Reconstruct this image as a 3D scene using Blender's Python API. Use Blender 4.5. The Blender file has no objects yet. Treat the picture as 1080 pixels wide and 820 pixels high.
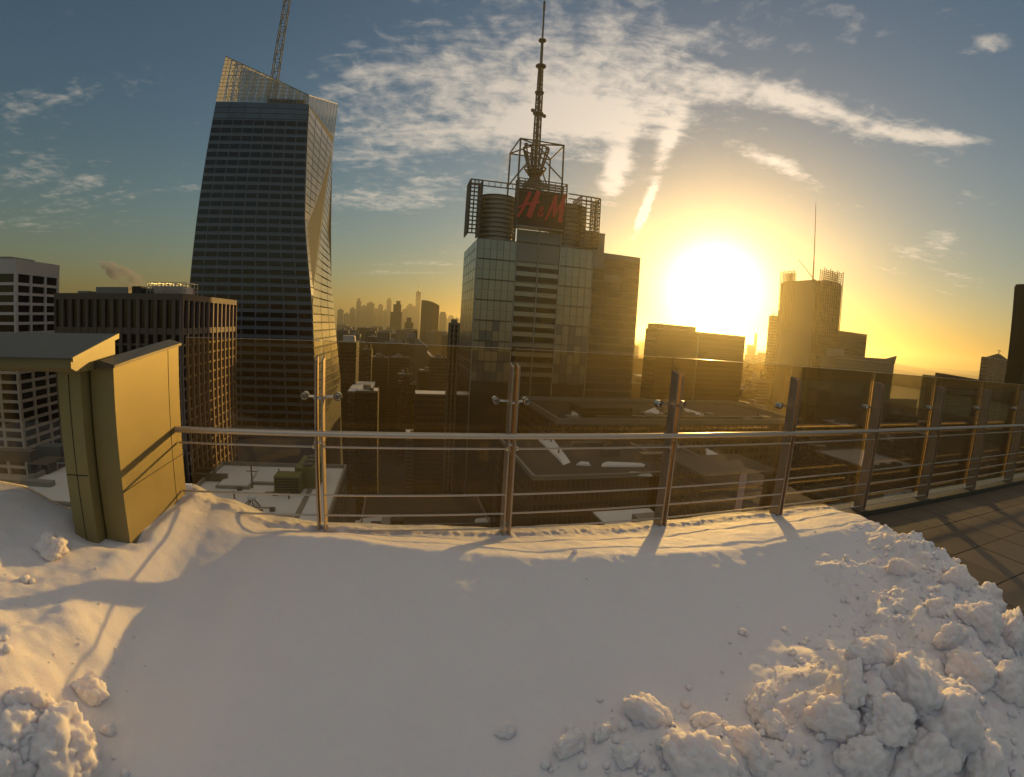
import bpy, bmesh, math, random
from mathutils import Vector, Matrix, noise

# ------------------------------------------------------------------ camera
R = math.radians
sc = bpy.context.scene
COL = sc.collection
CZ = 1.95                        # camera height above the terrace paving
PITCH, ROLL = R(-7.28), R(3.44)
F, K = 500.0, -0.0805            # lens: angle = r/F * (1 + K (r/F)^2), r on a 1080 wide frame
cam = bpy.data.cameras.new('camera')
cam_o = bpy.data.objects.new('camera', cam)
COL.objects.link(cam_o)
cam_o.location = (0, 0, CZ)
cam_o.rotation_euler = (Matrix.Rotation(R(90) + PITCH, 4, 'X') @ Matrix.Rotation(ROLL, 4, 'Z')).to_euler()
cam.type = 'PANO'
cam.sensor_width = 36.0
cam.sensor_fit = 'HORIZONTAL'
cam.clip_start = 0.05
cam.clip_end = 60000
C = cam if hasattr(cam, 'panorama_type') else cam.cycles
C.panorama_type = 'FISHEYE_LENS_POLYNOMIAL'
C.fisheye_fov = R(178)
q = 30.0 / F
C.fisheye_polynomial_k0 = 0.0
C.fisheye_polynomial_k1 = -q
C.fisheye_polynomial_k2 = 0.0
C.fisheye_polynomial_k3 = -K * q ** 3
C.fisheye_polynomial_k4 = 0.0
sc.camera = cam_o

# ------------------------------------------------------------------ light
SUN_AZ, SUN_EL = R(23.2), R(5.9)
SKY_STRENGTH = 0.10
SUN_STRENGTH = 5.0
sun_dir = Vector((math.sin(SUN_AZ) * math.cos(SUN_EL), math.cos(SUN_AZ) * math.cos(SUN_EL), math.sin(SUN_EL)))
sl = bpy.data.lights.new('sun', 'SUN')
sl.energy = SUN_STRENGTH
sl.angle = R(0.6)
sl.color = (1.0, 0.62, 0.18)
so = bpy.data.objects.new('sun', sl)
COL.objects.link(so)
so.rotation_euler = sun_dir.to_track_quat('Z', 'Y').to_euler()

sc.view_settings.view_transform = 'Standard'
sc.view_settings.look = 'None'
sc.view_settings.exposure = 0.0
sc.view_settings.gamma = 1.0
sc.cycles.use_denoising = True
sc.cycles.max_bounces = 6
sc.cycles.diffuse_bounces = 3
sc.cycles.glossy_bounces = 3
sc.cycles.transparent_max_bounces = 16
sc.cycles.transmission_bounces = 4
sc.cycles.volume_bounces = 0
sc.cycles.caustics_reflective = False
sc.cycles.caustics_refractive = False
sc.cycles.sample_clamp_indirect = 4.0

# viewing geometry: bearings are in degrees right of the camera's heading
def look(px, py):
    x, y = px - 540.0, 410.0 - py
    r = math.hypot(x, y) or 1e-6
    th = r / F * (1 + K * (r / F) ** 2)
    s = math.sin(th) / r
    dx, dy, dz = x * s, y * s, math.cos(th)
    X = dx * math.cos(ROLL) - dy * math.sin(ROLL)
    Y = dx * math.sin(ROLL) + dy * math.cos(ROLL)
    up = Y * math.cos(PITCH) + dz * math.sin(PITCH)
    fw = dz * math.cos(PITCH) - Y * math.sin(PITCH)
    return Vector((X, fw, up))

class NT:
    """small node-tree builder"""
    def __init__(s, tree):
        s.t = tree; s.n = tree.nodes; s.l = tree.links
    def node(s, kind, **kw):
        nd = s.n.new(kind)
        for k, v in kw.items():
            if k.startswith('i_'):
                key = k[2:]
                key = int(key) if key.isdigit() else key.replace('_', ' ')
                s.put(nd.inputs[key], v)
            else:
                setattr(nd, k, v)
        return nd
    def put(s, sock, v):
        if hasattr(v, 'is_linked') and hasattr(v, 'node'):
            s.l.new(v, sock)
        else:
            sock.default_value = v
    def math(s, op, a, b=0.0, c=0.0, clamp=False):
        nd = s.n.new('ShaderNodeMath'); nd.operation = op; nd.use_clamp = clamp
        s.put(nd.inputs[0], a); s.put(nd.inputs[1], b)
        if len(nd.inputs) > 2: s.put(nd.inputs[2], c)
        return nd.outputs[0]
    def vmath(s, op, a, b=None, out=0):
        nd = s.n.new('ShaderNodeVectorMath'); nd.operation = op
        s.put(nd.inputs[0], a)
        if b is not None: s.put(nd.inputs[1], b)
        return nd.outputs[out]
    def mix(s, f, a, b):
        nd = s.n.new('ShaderNodeMix'); nd.data_type = 'RGBA'
        s.put(nd.inputs[0], f); s.put(nd.inputs[6], a); s.put(nd.inputs[7], b)
        return nd.outputs[2]
    def noise(s, vec, scale, detail=4.0, rough=0.55, dist=0.0):
        nd = s.n.new('ShaderNodeTexNoise')
        s.l.new(vec, nd.inputs['Vector'])
        nd.inputs['Scale'].default_value = scale
        nd.inputs['Detail'].default_value = detail
        nd.inputs['Roughness'].default_value = rough
        nd.inputs['Distortion'].default_value = dist
        return nd.outputs[0]
    def ramp(s, v, lo, hi, smooth=True):
        nd = s.n.new('ShaderNodeMapRange'); nd.interpolation_type = 'SMOOTHSTEP' if smooth else 'LINEAR'
        s.put(nd.inputs[0], v); s.put(nd.inputs[1], lo); s.put(nd.inputs[2], hi)
        return nd.outputs[0]

def build_world():
    w = bpy.data.worlds.new('World')
    sc.world = w
    w.use_nodes = True
    t = NT(w.node_tree)
    t.n.clear()
    out = t.node('ShaderNodeOutputWorld')
    bg = t.node('ShaderNodeBackground')
    t.l.new(bg.outputs[0], out.inputs[0])
    bg.inputs[1].default_value = SKY_STRENGTH
    sky = t.node('ShaderNodeTexSky')
    sky.sky_type = 'NISHITA'
    sky.sun_disc = False
    sky.sun_elevation = SUN_EL
    sky.sun_rotation = SUN_AZ
    sky.altitude = 160
    sky.air_density = 1.45
    sky.dust_density = 0.5
    sky.ozone_density = 3.0
    d = t.vmath('NORMALIZE', t.node('ShaderNodeTexCoord').outputs['Generated'])
    sep = t.node('ShaderNodeSeparateXYZ'); t.l.new(d, sep.inputs[0])
    z = sep.outputs[2]
    # the sun's aureole in the winter haze
    cosang = t.math('MINIMUM', t.vmath('DOT_PRODUCT', d, tuple(sun_dir), out=1), 0.999999)
    ang = t.math('ARCCOSINE', cosang)
    g1 = t.math('EXPONENT', t.math('MULTIPLY', t.math('POWER', t.math('DIVIDE', ang, R(4.2)), 2.0), -1.0))
    g2 = t.math('EXPONENT', t.math('MULTIPLY', ang, -1.0 / R(5.5)))
    g3 = t.math('EXPONENT', t.math('MULTIPLY', ang, -1.0 / R(17)))
    sc1 = t.n.new('ShaderNodeVectorMath'); sc1.operation = 'SCALE'; sc1.inputs[0].default_value = (1.0, 0.92, 0.70); t.l.new(t.math('MULTIPLY', g1, 36.0), sc1.inputs['Scale'])
    sc2 = t.n.new('ShaderNodeVectorMath'); sc2.operation = 'SCALE'; sc2.inputs[0].default_value = (1.0, 0.82, 0.45); t.l.new(t.math('MULTIPLY', g2, 1.0), sc2.inputs['Scale'])
    sc3 = t.n.new('ShaderNodeVectorMath'); sc3.operation = 'SCALE'; sc3.inputs[0].default_value = (1.0, 0.86, 0.56); t.l.new(t.math('MULTIPLY', g3, 0.3), sc3.inputs['Scale'])
    aure = t.vmath('ADD', t.vmath('ADD', sc1.outputs[0], sc2.outputs[0]), sc3.outputs[0])
    base = t.vmath('ADD', sky.outputs[0], aure)
    # high cirrus, laid out on a plane far above and thicker where the photograph shows banks
    zz = t.math('ADD', t.math('MAXIMUM', z, 0.0), 0.10)
    comb = t.node('ShaderNodeCombineXYZ')
    t.l.new(t.math('DIVIDE', sep.outputs[0], zz), comb.inputs[0])
    t.l.new(t.math('DIVIDE', sep.outputs[1], zz), comb.inputs[1])
    plane = comb.outputs[0]
    mp = t.node('ShaderNodeMapping'); t.l.new(plane, mp.inputs[0])
    mp.inputs['Rotation'].default_value = (0, 0, R(28))
    mp.inputs['Scale'].default_value = (0.55, 1.5, 1.0)
    n_big = t.noise(plane, 1.1, 3, 0.5, 0.4)
    n_wisp = t.noise(mp.outputs[0], 2.6, 9, 0.66, 0.5)
    n_rip = t.noise(plane, 12.0, 5, 0.62, 0.35)
    banks = [  # centre, end of long axis, half width (pixels of the photo), weight
        (560, 105, 760, 62, 52, .25), (650, 118, 800, 100, 26, .26), (450, 60, 600, 20, 55, .19), (700, 40, 860, 20, 34, .14),
        (840, 108, 960, 142, 13, .36), (1000, 146, 1090, 154, 8, .34), (420, 207, 500, 200, 14, .25),
        (680, 222, 690, 198, 5, .85), (650, 180, 640, 215, 13, .46), (705, 150, 692, 180, 9, .38),
        (820, 172, 862, 190, 9, .34), (985, 255, 1030, 240, 13, .20), (1010, 295, 1050, 305, 9, .20),
        (100, 205, 240, 185, 26, .15), (60, 120, 260, 60, 60, .06), (430, 280, 500, 270, 12, .20),
        (1050, 48, 1085, 40, 9, .22), (880, 60, 1000, 30, 60, .06), (390, 120, 440, 160, 40, .14), (930, 280, 960, 290, 7, .12),
        (620, 150, 700, 170, 40, .16)]
    total = None
    for cx, cy, ex, ey, hw, wt in banks:
        c = look(cx, cy).normalized()
        e = look(ex, ey).normalized()
        a = e - c * e.dot(c)
        L = a.length
        a.normalize()
        b = c.cross(a)
        W = hw / F
        u = t.vmath('DOT_PRODUCT', d, tuple(a / L), out=1)
        v = t.vmath('DOT_PRODUCT', d, tuple(b / W), out=1)
        s = t.math('ADD', t.math('MULTIPLY', u, u), t.math('MULTIPLY', v, v))
        m = t.math('MULTIPLY', t.math('EXPONENT', t.math('MULTIPLY', s, -1.0)), wt)
        total = m if total is None else t.math('ADD', total, m)
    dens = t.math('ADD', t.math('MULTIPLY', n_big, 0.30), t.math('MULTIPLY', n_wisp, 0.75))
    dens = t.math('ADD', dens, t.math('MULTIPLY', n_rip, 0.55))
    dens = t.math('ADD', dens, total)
    dens = t.math('ADD', dens, t.math('MULTIPLY', t.ramp(z, 0.56, 0.80), 0.38))   # cirrus carried on overhead, thickened out of view to warm and brighten the snow
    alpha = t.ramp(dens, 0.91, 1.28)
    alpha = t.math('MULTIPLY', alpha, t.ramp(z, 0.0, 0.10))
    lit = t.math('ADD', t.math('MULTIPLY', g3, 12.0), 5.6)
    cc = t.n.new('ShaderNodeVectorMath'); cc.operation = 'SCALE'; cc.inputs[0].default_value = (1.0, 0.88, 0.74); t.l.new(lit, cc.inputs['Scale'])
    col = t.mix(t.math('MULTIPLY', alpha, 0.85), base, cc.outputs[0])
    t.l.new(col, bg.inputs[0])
build_world()
sc.world.cycles.sampling_method = 'MANUAL'
sc.world.cycles.sample_map_resolution = 512

# ------------------------------------------------------------------ grid frame
# The terrace and the whole city share one street grid: s runs along the railing, n straight out over it.
AZ0 = R(-13.9)
ROTZ = -AZ0
def rel(v): return math.atan2(v.x, v.y) - AZ0
def hit_n(px, py, n):
    """(s, z) where the sight line through a photo pixel meets the vertical plane n"""
    v = look(px, py); a = rel(v)
    return n * math.tan(a), CZ + n / math.cos(a) * v.z / math.hypot(v.x, v.y)
def hit_s(px, py, s):
    v = look(px, py); a = rel(v)
    n = s / math.tan(a)
    return n, CZ + n / math.cos(a) * v.z / math.hypot(v.x, v.y)
def hit_z(px, py, z):
    v = look(px, py); a = rel(v)
    d = (z - CZ) / v.z * math.hypot(v.x, v.y)
    return d * math.sin(a), d * math.cos(a)
def at_d(px, py, d):
    v = look(px, py); a = rel(v)
    return d * math.sin(a), d * math.cos(a), CZ + d * v.z / math.hypot(v.x, v.y)
cR, sR = math.cos(ROTZ), math.sin(ROTZ)
def world(s, n, z): return Vector((s * cR - n * sR, s * sR + n * cR, z))
STREET = -158.0

# ------------------------------------------------------------------ materials
MATS = {}
def principled(name, color, rough=0.6, metal=0.0, vary=0.0, nscale=1.0, bump=0.0, bscale=20.0, spec=0.5, tilt=0.0, coat=0.0, detail_mix=None):
    m = bpy.data.materials.new(name); m.use_nodes = True
    t = NT(m.node_tree)
    b = t.n['Principled BSDF']
    b.inputs['Roughness'].default_value = rough
    b.inputs['Metallic'].default_value = metal
    b.inputs['Specular IOR Level'].default_value = spec
    b.inputs['Coat Weight'].default_value = coat
    co = t.node('ShaderNodeTexCoord').outputs['Object']
    geo = t.node('ShaderNodeNewGeometry')
    if vary:
        oi = t.node('ShaderNodeObjectInfo')
        nz = t.noise(geo.outputs['Position'], nscale, 5, 0.6)
        f = t.math('ADD', t.math('MULTIPLY', t.math('SUBTRACT', nz, 0.5), vary * 1.6), t.math('MULTIPLY', t.math('SUBTRACT', oi.outputs['Random'], 0.5), vary))
        f = t.math('ADD', f, 1.0)
        s = t.n.new('ShaderNodeVectorMath'); s.operation = 'SCALE'; s.inputs[0].default_value = color[:3]; t.l.new(f, s.inputs['Scale'])
        t.l.new(s.outputs[0], b.inputs['Base Color'])
        rr = t.math('ADD', t.math('MULTIPLY', nz, 0.18), rough - 0.09, clamp=True)
        t.l.new(rr, b.inputs['Roughness'])
    else:
        b.inputs['Base Color'].default_value = (*color[:3], 1)
    if bump:
        bp = t.node('ShaderNodeBump'); bp.inputs['Strength'].default_value = bump; bp.inputs['Distance'].default_value = 0.02
        t.l.new(t.noise(geo.outputs['Position'], bscale, 6, 0.6), bp.inputs['Height'])
        t.l.new(bp.outputs[0], b.inputs['Normal'])
    if tilt:   # each pane leans a hair, so neighbouring panes mirror different sky
        oi = t.node('ShaderNodeObjectInfo')
        wn = t.node('ShaderNodeTexWhiteNoise', noise_dimensions='1D'); t.l.new(oi.outputs['Random'], wn.inputs['W'])
        v = t.n.new('ShaderNodeVectorMath'); v.operation = 'SUBTRACT'; t.l.new(wn.outputs['Color'], v.inputs[0]); v.inputs[1].default_value = (.5, .5, .5)
        v2 = t.n.new('ShaderNodeVectorMath'); v2.operation = 'SCALE'; t.l.new(v.outputs[0], v2.inputs[0]); v2.inputs['Scale'].default_value = tilt
        nn = t.vmath('NORMALIZE', t.vmath('ADD', geo.outputs['Normal'], v2.outputs[0]))
        t.l.new(nn, b.inputs['Normal'])
    MATS[name] = m
    return m

def window_wall(name, wall, glass, fh=3.7, bay=3.2, wf=0.62, hf=0.55, base_off=0.0):
    """far facade: the window grid follows real floor heights in the street grid (too small in view to build singly)"""
    m = bpy.data.materials.new(name); m.use_nodes = True
    t = NT(m.node_tree); b = t.n['Principled BSDF']
    geo = t.node('ShaderNodeNewGeometry')
    mp = t.node('ShaderNodeMapping', vector_type='POINT'); t.l.new(geo.outputs['Position'], mp.inputs[0])
    mp.inputs['Rotation'].default_value = (0, 0, -ROTZ)
    sp = t.node('ShaderNodeSeparateXYZ'); t.l.new(mp.outputs[0], sp.inputs[0])
    u = t.math('ADD', sp.outputs[0], sp.outputs[1])
    fu = t.math('FRACT', t.math('DIVIDE', u, bay)); fz = t.math('FRACT', t.math('DIVIDE', sp.outputs[2], fh))
    inw = t.math('MULTIPLY', t.math('LESS_THAN', fu, wf), t.math('LESS_THAN', fz, hf))
    nsep = t.node('ShaderNodeSeparateXYZ'); t.l.new(geo.outputs['Normal'], nsep.inputs[0])
    side = t.math('LESS_THAN', t.math('ABSOLUTE', nsep.outputs[2]), 0.5)
    inw = t.math('MULTIPLY', inw, side)
    oi = t.node('ShaderNodeObjectInfo')
    nz = t.noise(geo.outputs['Position'], 0.05, 5, 0.6)
    f = t.math('ADD', t.math('MULTIPLY', nz, 0.7), t.math('MULTIPLY', oi.outputs['Random'], 0.7))
    s = t.n.new('ShaderNodeVectorMath'); s.operation = 'SCALE'; s.inputs[0].default_value = wall; t.l.new(f, s.inputs['Scale'])
    t.l.new(t.mix(inw, s.outputs[0], (*glass, 1)), b.inputs['Base Color'])
    t.l.new(t.math('SUBTRACT', 0.85, t.math('MULTIPLY', inw, 0.6)), b.inputs['Roughness'])
    MATS[name] = m
    return m

principled('cladding', (0.30, 0.24, 0.095), 0.5, 0.25, 0.30, 1.6, 0.02, 9)
principled('coping', (0.13, 0.115, 0.08), 0.5, 0.3, 0.15, 3.0, 0.05, 60)
principled('groove', (0.03, 0.025, 0.02), 0.9)
principled('steel', (0.62, 0.54, 0.45), 0.36, 0.65, 0.06, 9.0)
principled('steel_dark', (0.45, 0.35, 0.25), 0.42, 0.5, 0.10, 9.0)
principled('chrome', (0.75, 0.70, 0.62), 0.18, 1.0)
principled('paver', (0.13, 0.10, 0.068), 0.75, 0, 0.35, 6.0, 0.25, 60)
principled('joint', (0.02, 0.018, 0.016), 0.95)
principled('roof_dark', (0.05, 0.045, 0.04), 0.9, 0, 0.4, 0.2)
principled('roof_snow', (0.72, 0.72, 0.76), 0.8, 0, 0.10, 0.12, 0.2, 1.0)
principled('concrete', (0.26, 0.24, 0.21), 0.85, 0, 0.3, 0.08)
principled('white_stone', (0.80, 0.66, 0.58), 0.8, 0, 0.12, 0.05)
principled('granite', (0.15, 0.105, 0.07), 0.75, 0, 0.25, 0.06)
principled('granite_pale', (0.26, 0.18, 0.16), 0.7, 0, 0.15, 0.06)
principled('win_dark', (0.018, 0.014, 0.013), 0.12, 0, 0.5, 0.02, spec=0.5, tilt=0.03)
principled('win_red', (0.030, 0.012, 0.012), 0.15, 0, 0.6, 0.02, spec=0.45, tilt=0.04)
principled('tower_skin', (0.05, 0.055, 0.065), 0.7, 0.0, 0.2, 0.02, spec=0.1)
principled('facet', (0.055, 0.06, 0.07), 0.20, 0.0, 0.3, 0.02, spec=0.35, tilt=0.03)
principled('spandrel', (0.17, 0.18, 0.205), 0.38, 0.2, 0.25, 0.02, tilt=0.01)
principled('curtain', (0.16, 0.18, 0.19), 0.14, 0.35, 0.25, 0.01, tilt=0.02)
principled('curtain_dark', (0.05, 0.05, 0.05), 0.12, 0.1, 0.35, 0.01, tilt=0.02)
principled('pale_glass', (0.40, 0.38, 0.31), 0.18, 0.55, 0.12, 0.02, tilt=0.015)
principled('mullion', (0.12, 0.115, 0.105), 0.5, 0.4)
principled('mullion_pale', (0.42, 0.40, 0.36), 0.45, 0.5)
principled('frame_steel', (0.16, 0.145, 0.12), 0.55, 0.4, 0.2, 0.2)
principled('louvre', (0.34, 0.32, 0.27), 0.55, 0.2, 0.15, 0.1)
principled('sign_board', (0.035, 0.022, 0.018), 0.6, 0, 0.2, 0.3)
principled('sign_red', (0.80, 0.04, 0.05), 0.45)
principled('unit_green', (0.17, 0.17, 0.055), 0.7, 0, 0.3, 0.4)
principled('black_tower', (0.022, 0.017, 0.015), 0.3, 0.1, 0.3, 0.05)
principled('pink_banner', (0.72, 0.42, 0.50), 0.6, 0, 0.12, 0.2)
principled('blue_light_colour', (0.05, 0.13, 0.55), 0.6, 0, 0.2, 0.4)  # blue of a small light, put into a plain surface colour
principled('asphalt', (0.045, 0.043, 0.042), 0.85, 0, 0.3, 0.02)
principled('hill', (0.09, 0.085, 0.075), 0.95, 0, 0.5, 0.004)
principled('water', (0.05, 0.07, 0.06), 0.16, 0, 0, 1, 0.35, 0.02)
window_wall('wall_brown', (0.10, 0.070, 0.050), (0.015, 0.012, 0.012))
window_wall('wall_tan', (0.24, 0.19, 0.135), (0.02, 0.018, 0.015), 3.5, 2.8, 0.5, 0.55)
window_wall('wall_grey', (0.13, 0.125, 0.115), (0.02, 0.02, 0.02), 3.8, 3.6, 0.8, 0.5)
window_wall('wall_dark', (0.05, 0.042, 0.034), (0.02, 0.02, 0.02), 3.9, 1.6, 0.7, 0.7)
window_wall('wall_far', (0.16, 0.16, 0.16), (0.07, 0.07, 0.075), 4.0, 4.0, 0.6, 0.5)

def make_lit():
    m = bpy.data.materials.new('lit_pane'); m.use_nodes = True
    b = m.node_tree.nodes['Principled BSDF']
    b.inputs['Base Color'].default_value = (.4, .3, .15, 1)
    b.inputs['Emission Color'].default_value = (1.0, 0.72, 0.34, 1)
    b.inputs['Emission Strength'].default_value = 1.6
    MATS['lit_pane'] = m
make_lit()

def make_glass(name, tint, dust, dust_col=(1.0, 0.9, 0.6), forward=0.0):
    """clear sheet with a film of dried snow spray: see-through, mirror at grazing angles, a little scatter"""
    m = bpy.data.materials.new(name); m.use_nodes = True
    t = NT(m.node_tree); t.n.clear()
    out = t.node('ShaderNodeOutputMaterial')
    tr = t.node('ShaderNodeBsdfTransparent'); tr.inputs[0].default_value = (*tint, 1)
    gl = t.node('ShaderNodeBsdfGlossy'); gl.inputs['Roughness'].default_value = 0.03
    fr = t.node('ShaderNodeFresnel'); fr.inputs[0].default_value = 1.35
    tl = t.node('ShaderNodeBsdfTranslucent'); tl.inputs[0].default_value = (*dust_col, 1)
    geo = t.node('ShaderNodeNewGeometry')
    nz = t.noise(geo.outputs['Position'], 2.2, 8, 0.65)
    oi = t.node('ShaderNodeObjectInfo')
    df = t.math('MULTIPLY', t.math('MULTIPLY', t.ramp(nz, -0.5, 1.4), dust * 2), t.math('ADD', t.math('MULTIPLY', oi.outputs['Random'], 0.5), 0.75))
    rf = t.node('ShaderNodeBsdfRefraction'); rf.inputs['Color'].default_value = (*dust_col, 1); rf.inputs['Roughness'].default_value = 0.5; rf.inputs['IOR'].default_value = 1.7
    md = t.node('ShaderNodeMixShader'); md.inputs[0].default_value = forward; t.l.new(tl.outputs[0], md.inputs[1]); t.l.new(rf.outputs[0], md.inputs[2])
    m1 = t.node('ShaderNodeMixShader'); t.l.new(df, m1.inputs[0]); t.l.new(tr.outputs[0], m1.inputs[1]); t.l.new(md.outputs[0], m1.inputs[2])
    m2 = t.node('ShaderNodeMixShader'); t.l.new(t.math('MULTIPLY', fr.outputs[0], 0.8), m2.inputs[0]); t.l.new(m1.outputs[0], m2.inputs[1]); t.l.new(gl.outputs[0], m2.inputs[2])
    t.l.new(m2.outputs[0], out.inputs[0])
    MATS[name] = m
make_glass('rail_glass', (0.955, 0.915, 0.82), 0.006, (1.0, 0.74, 0.26), 0.0)
make_glass('crown_glass', (0.36, 0.36, 0.33), 0.22)

def make_snow():
    m = bpy.data.materials.new('snow'); m.use_nodes = True
    t = NT(m.node_tree); b = t.n['Principled BSDF']
    geo = t.node('ShaderNodeNewGeometry')
    n1 = t.noise(geo.outputs['Position'], 3.0, 4, 0.5)
    t.l.new(t.mix(n1, (0.89, 0.835, 0.84, 1), (0.94, 0.885, 0.89, 1)), b.inputs['Base Color'])
    b.inputs['Roughness'].default_value = 0.65
    b.inputs['Specular IOR Level'].default_value = 0.25
    b.inputs['Subsurface Weight'].default_value = 0.8
    b.inputs['Subsurface Radius'].default_value = (1.0, 0.8, 0.5)
    b.inputs['Subsurface Scale'].default_value = 0.04
    h = t.math('ADD', t.math('MULTIPLY', t.noise(geo.outputs['Position'], 24, 9, 0.68), 0.9), t.math('MULTIPLY', t.noise(geo.outputs['Position'], 170, 4, 0.7), 0.30))
    bp = t.node('ShaderNodeBump'); bp.inputs['Strength'].default_value = 0.6; bp.inputs['Distance'].default_value = 0.02
    t.l.new(h, bp.inputs['Height']); t.l.new(bp.outputs[0], b.inputs['Normal'])
    MATS['snow'] = m
make_snow()

def make_volume(name, color, density, scale):
    m = bpy.data.materials.new(name); m.use_nodes = True
    t = NT(m.node_tree); t.n.clear()
    out = t.node('ShaderNodeOutputMaterial')
    v = t.node('ShaderNodeVolumePrincipled')
    v.inputs['Color'].default_value = (*color, 1)
    v.inputs['Anisotropy'].default_value = 0.3
    for k in ('Density Attribute', 'Color Attribute', 'Temperature Attribute'): v.inputs[k].default_value = ''
    co = t.node('ShaderNodeTexCoord').outputs['Object']
    nz = t.noise(co, scale, 5, 0.65, 0.8)
    t.l.new(t.math('MULTIPLY', t.ramp(nz, 0.42, 0.75), density), v.inputs['Density'])
    t.l.new(v.outputs[0], out.inputs['Volume'])
    MATS[name] = m

# ------------------------------------------------------------------ building blocks
CUBES = {}
def cube_mesh(mat):
    if mat not in CUBES:
        me = bpy.data.meshes.new('block_' + mat)
        v = [(x, y, z) for x in (-.5, .5) for y in (-.5, .5) for z in (-.5, .5)]
        f = [(0, 1, 3, 2), (4, 6, 7, 5), (0, 4, 5, 1), (2, 3, 7, 6), (0, 2, 6, 4), (1, 5, 7, 3)]
        me.from_pydata(v, [], f); me.materials.append(MATS[mat]); CUBES[mat] = me
    return CUBES[mat]

class Thing:
    """an Empty at the thing's base, turned to the street grid; pieces are given in grid coordinates"""
    def __init__(s, name, label, cat, base, group=None, kind=None):
        s.o = bpy.data.objects.new(name, None); COL.objects.link(s.o)
        s.base = Vector(base)
        s.o.location = world(*base); s.o.rotation_euler = (0, 0, ROTZ)
        s.o.empty_display_size = 0.1
        if label: s.o['label'] = label
        if cat: s.o['category'] = cat
        if group: s.o['group'] = group
        if kind: s.o['kind'] = kind
    def link(s, name, me, parent=None):
        o = bpy.data.objects.new(name, me); COL.objects.link(o); o.parent = parent or s.o
        return o
    def box(s, name, x0, x1, y0, y1, z0, z1, mat, parent=None, off=None, rot=None):
        o = s.link(name, cube_mesh(mat), parent)
        c = Vector(((x0 + x1) / 2, (y0 + y1) / 2, (z0 + z1) / 2)) - s.base
        if parent is not None: c = c - s.pos(parent)
        o.location = c
        o.scale = (abs(x1 - x0), abs(y1 - y0), abs(z1 - z0))
        if rot: o.rotation_euler = rot
        return o
    def pos(s, p):
        return Vector(p.get('off', (0, 0, 0)))
    def holder(s, name, x, y, z):
        """a part that carries pieces of its own (an Empty without size of its own)"""
        o = bpy.data.objects.new(name, None); COL.objects.link(o); o.parent = s.o
        o.location = Vector((x, y, z)) - s.base; o['off'] = tuple(o.location); o.empty_display_size = .1
        return o
    def mesh(s, name, verts, faces, mat, parent=None, smooth=False):
        me = bpy.data.meshes.new(name)
        sub = s.base + (s.pos(parent) if parent is not None else Vector())
        me.from_pydata([tuple(Vector(v) - sub) for v in verts], [], faces)
        me.materials.append(MATS[mat])
        if smooth:
            for p in me.polygons: p.use_smooth = True
        me.update()
        return s.link(name, me, parent)
    def tubes(s, name, segs, mat, parent=None, sides=6):
        """several bars of one lattice as one part: segs = [(p, q, r0, r1)]"""
        vs, fs = [], []
        for p, q_, r0, r1 in segs: add_tube(vs, fs, Vector(p), Vector(q_), r0, r1, sides)
        return s.mesh(name, vs, fs, mat, parent)

def add_tube(vs, fs, p, q_, r0, r1, sides=6):
    ax = (q_ - p); L = ax.length
    if L < 1e-6: return
    ax /= L
    u = ax.orthogonal().normalized(); w = ax.cross(u)
    b = len(vs)
    for c, r in ((p, r0), (q_, r1)):
        for i in range(sides):
            t = 2 * math.pi * i / sides
            vs.append(tuple(c + (u * math.cos(t) + w * math.sin(t)) * r))
    for i in range(sides):
        j = (i + 1) % sides
        fs.append((b + i, b + j, b + sides + j, b + sides + i))
    fs.append(tuple(b + i for i in reversed(range(sides)))); fs.append(tuple(b + sides + i for i in range(sides)))

rnd = random.Random(7)
TALL = []
FOOT = []     # footprints taken, so that the ordinary city keeps clear of them
def claim(x0, x1, y0, y1, m=6, z=None):
    FOOT.append((x0 - m, x1 + m, y0 - m, y1 + m))
    if z is not None: TALL.append((x0, x1, y0, y1, z))
def free(x0, x1, y0, y1): return all(x1 < a or x0 > b or y1 < c or y0 > d for a, b, c, d in FOOT)

# ------------------------------------------------------------------ ground, river, far shore
def plain(name, verts, faces, mat, kind='structure', label=None, cat=None, smooth=False):
    me = bpy.data.meshes.new(name)
    me.from_pydata([tuple(world(*v)) for v in verts], [], faces); me.materials.append(MATS[mat])
    if smooth:
        for p in me.polygons: p.use_smooth = True
    me.update()
    o = bpy.data.objects.new(name, me); COL.objects.link(o)
    if kind: o['kind'] = kind
    if label: o['label'] = label
    if cat: o['category'] = cat
    return o
GR = 12500
plain('city_ground', [(-GR, -2000, STREET), (GR, -2000, STREET), (GR, GR, STREET), (-GR, GR, STREET)], [(0, 1, 2, 3)], 'asphalt', label='dark streets and ground far below the terrace', cat='ground')
plain('river', [(1750, -1900, STREET + .3), (3050, -1900, STREET + .3), (3050, 9000, STREET + .3), (1750, 9000, STREET + .3)], [(0, 1, 2, 3)], 'water', label='pale green river beyond the rooftops', cat='river')
def far_shore():
    vs, fs = [], []
    nx, ny = 26, 70
    for j in range(ny):
        for i in range(nx):
            s = 3060 + (GR - 3200) * (i / (nx - 1)) ** 1.5; n = -1800 + 13500 * j / (ny - 1)
            h = 8 + 70 * min(1, (s - 3060) / 700) * (0.5 + noise.noise(Vector((s / 900, n / 1300, 0)))) + 60 * min(1, (s - 3060) / 3000) * (.6 + noise.noise(Vector((s / 2500, n / 2500, 5))))
            vs.append((s, n, STREET + max(1, h)))
    for j in range(ny - 1):
        for i in range(nx - 1):
            a = j * nx + i; fs.append((a, a + 1, a + nx + 1, a + nx))
    plain('far_shore_hills', vs, fs, 'hill', smooth=True, label='low hazy hills along the far river bank', cat='hills')
far_shore()

# ------------------------------------------------------------------ landmark towers
def grid_corner(xc, yc, d):
    s, n, z = at_d(xc, yc, d); return s, n, z
def side_n(px, py, s):            # where a sight line meets the plane s
    return hit_s(px, py, s)[0]

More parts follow.
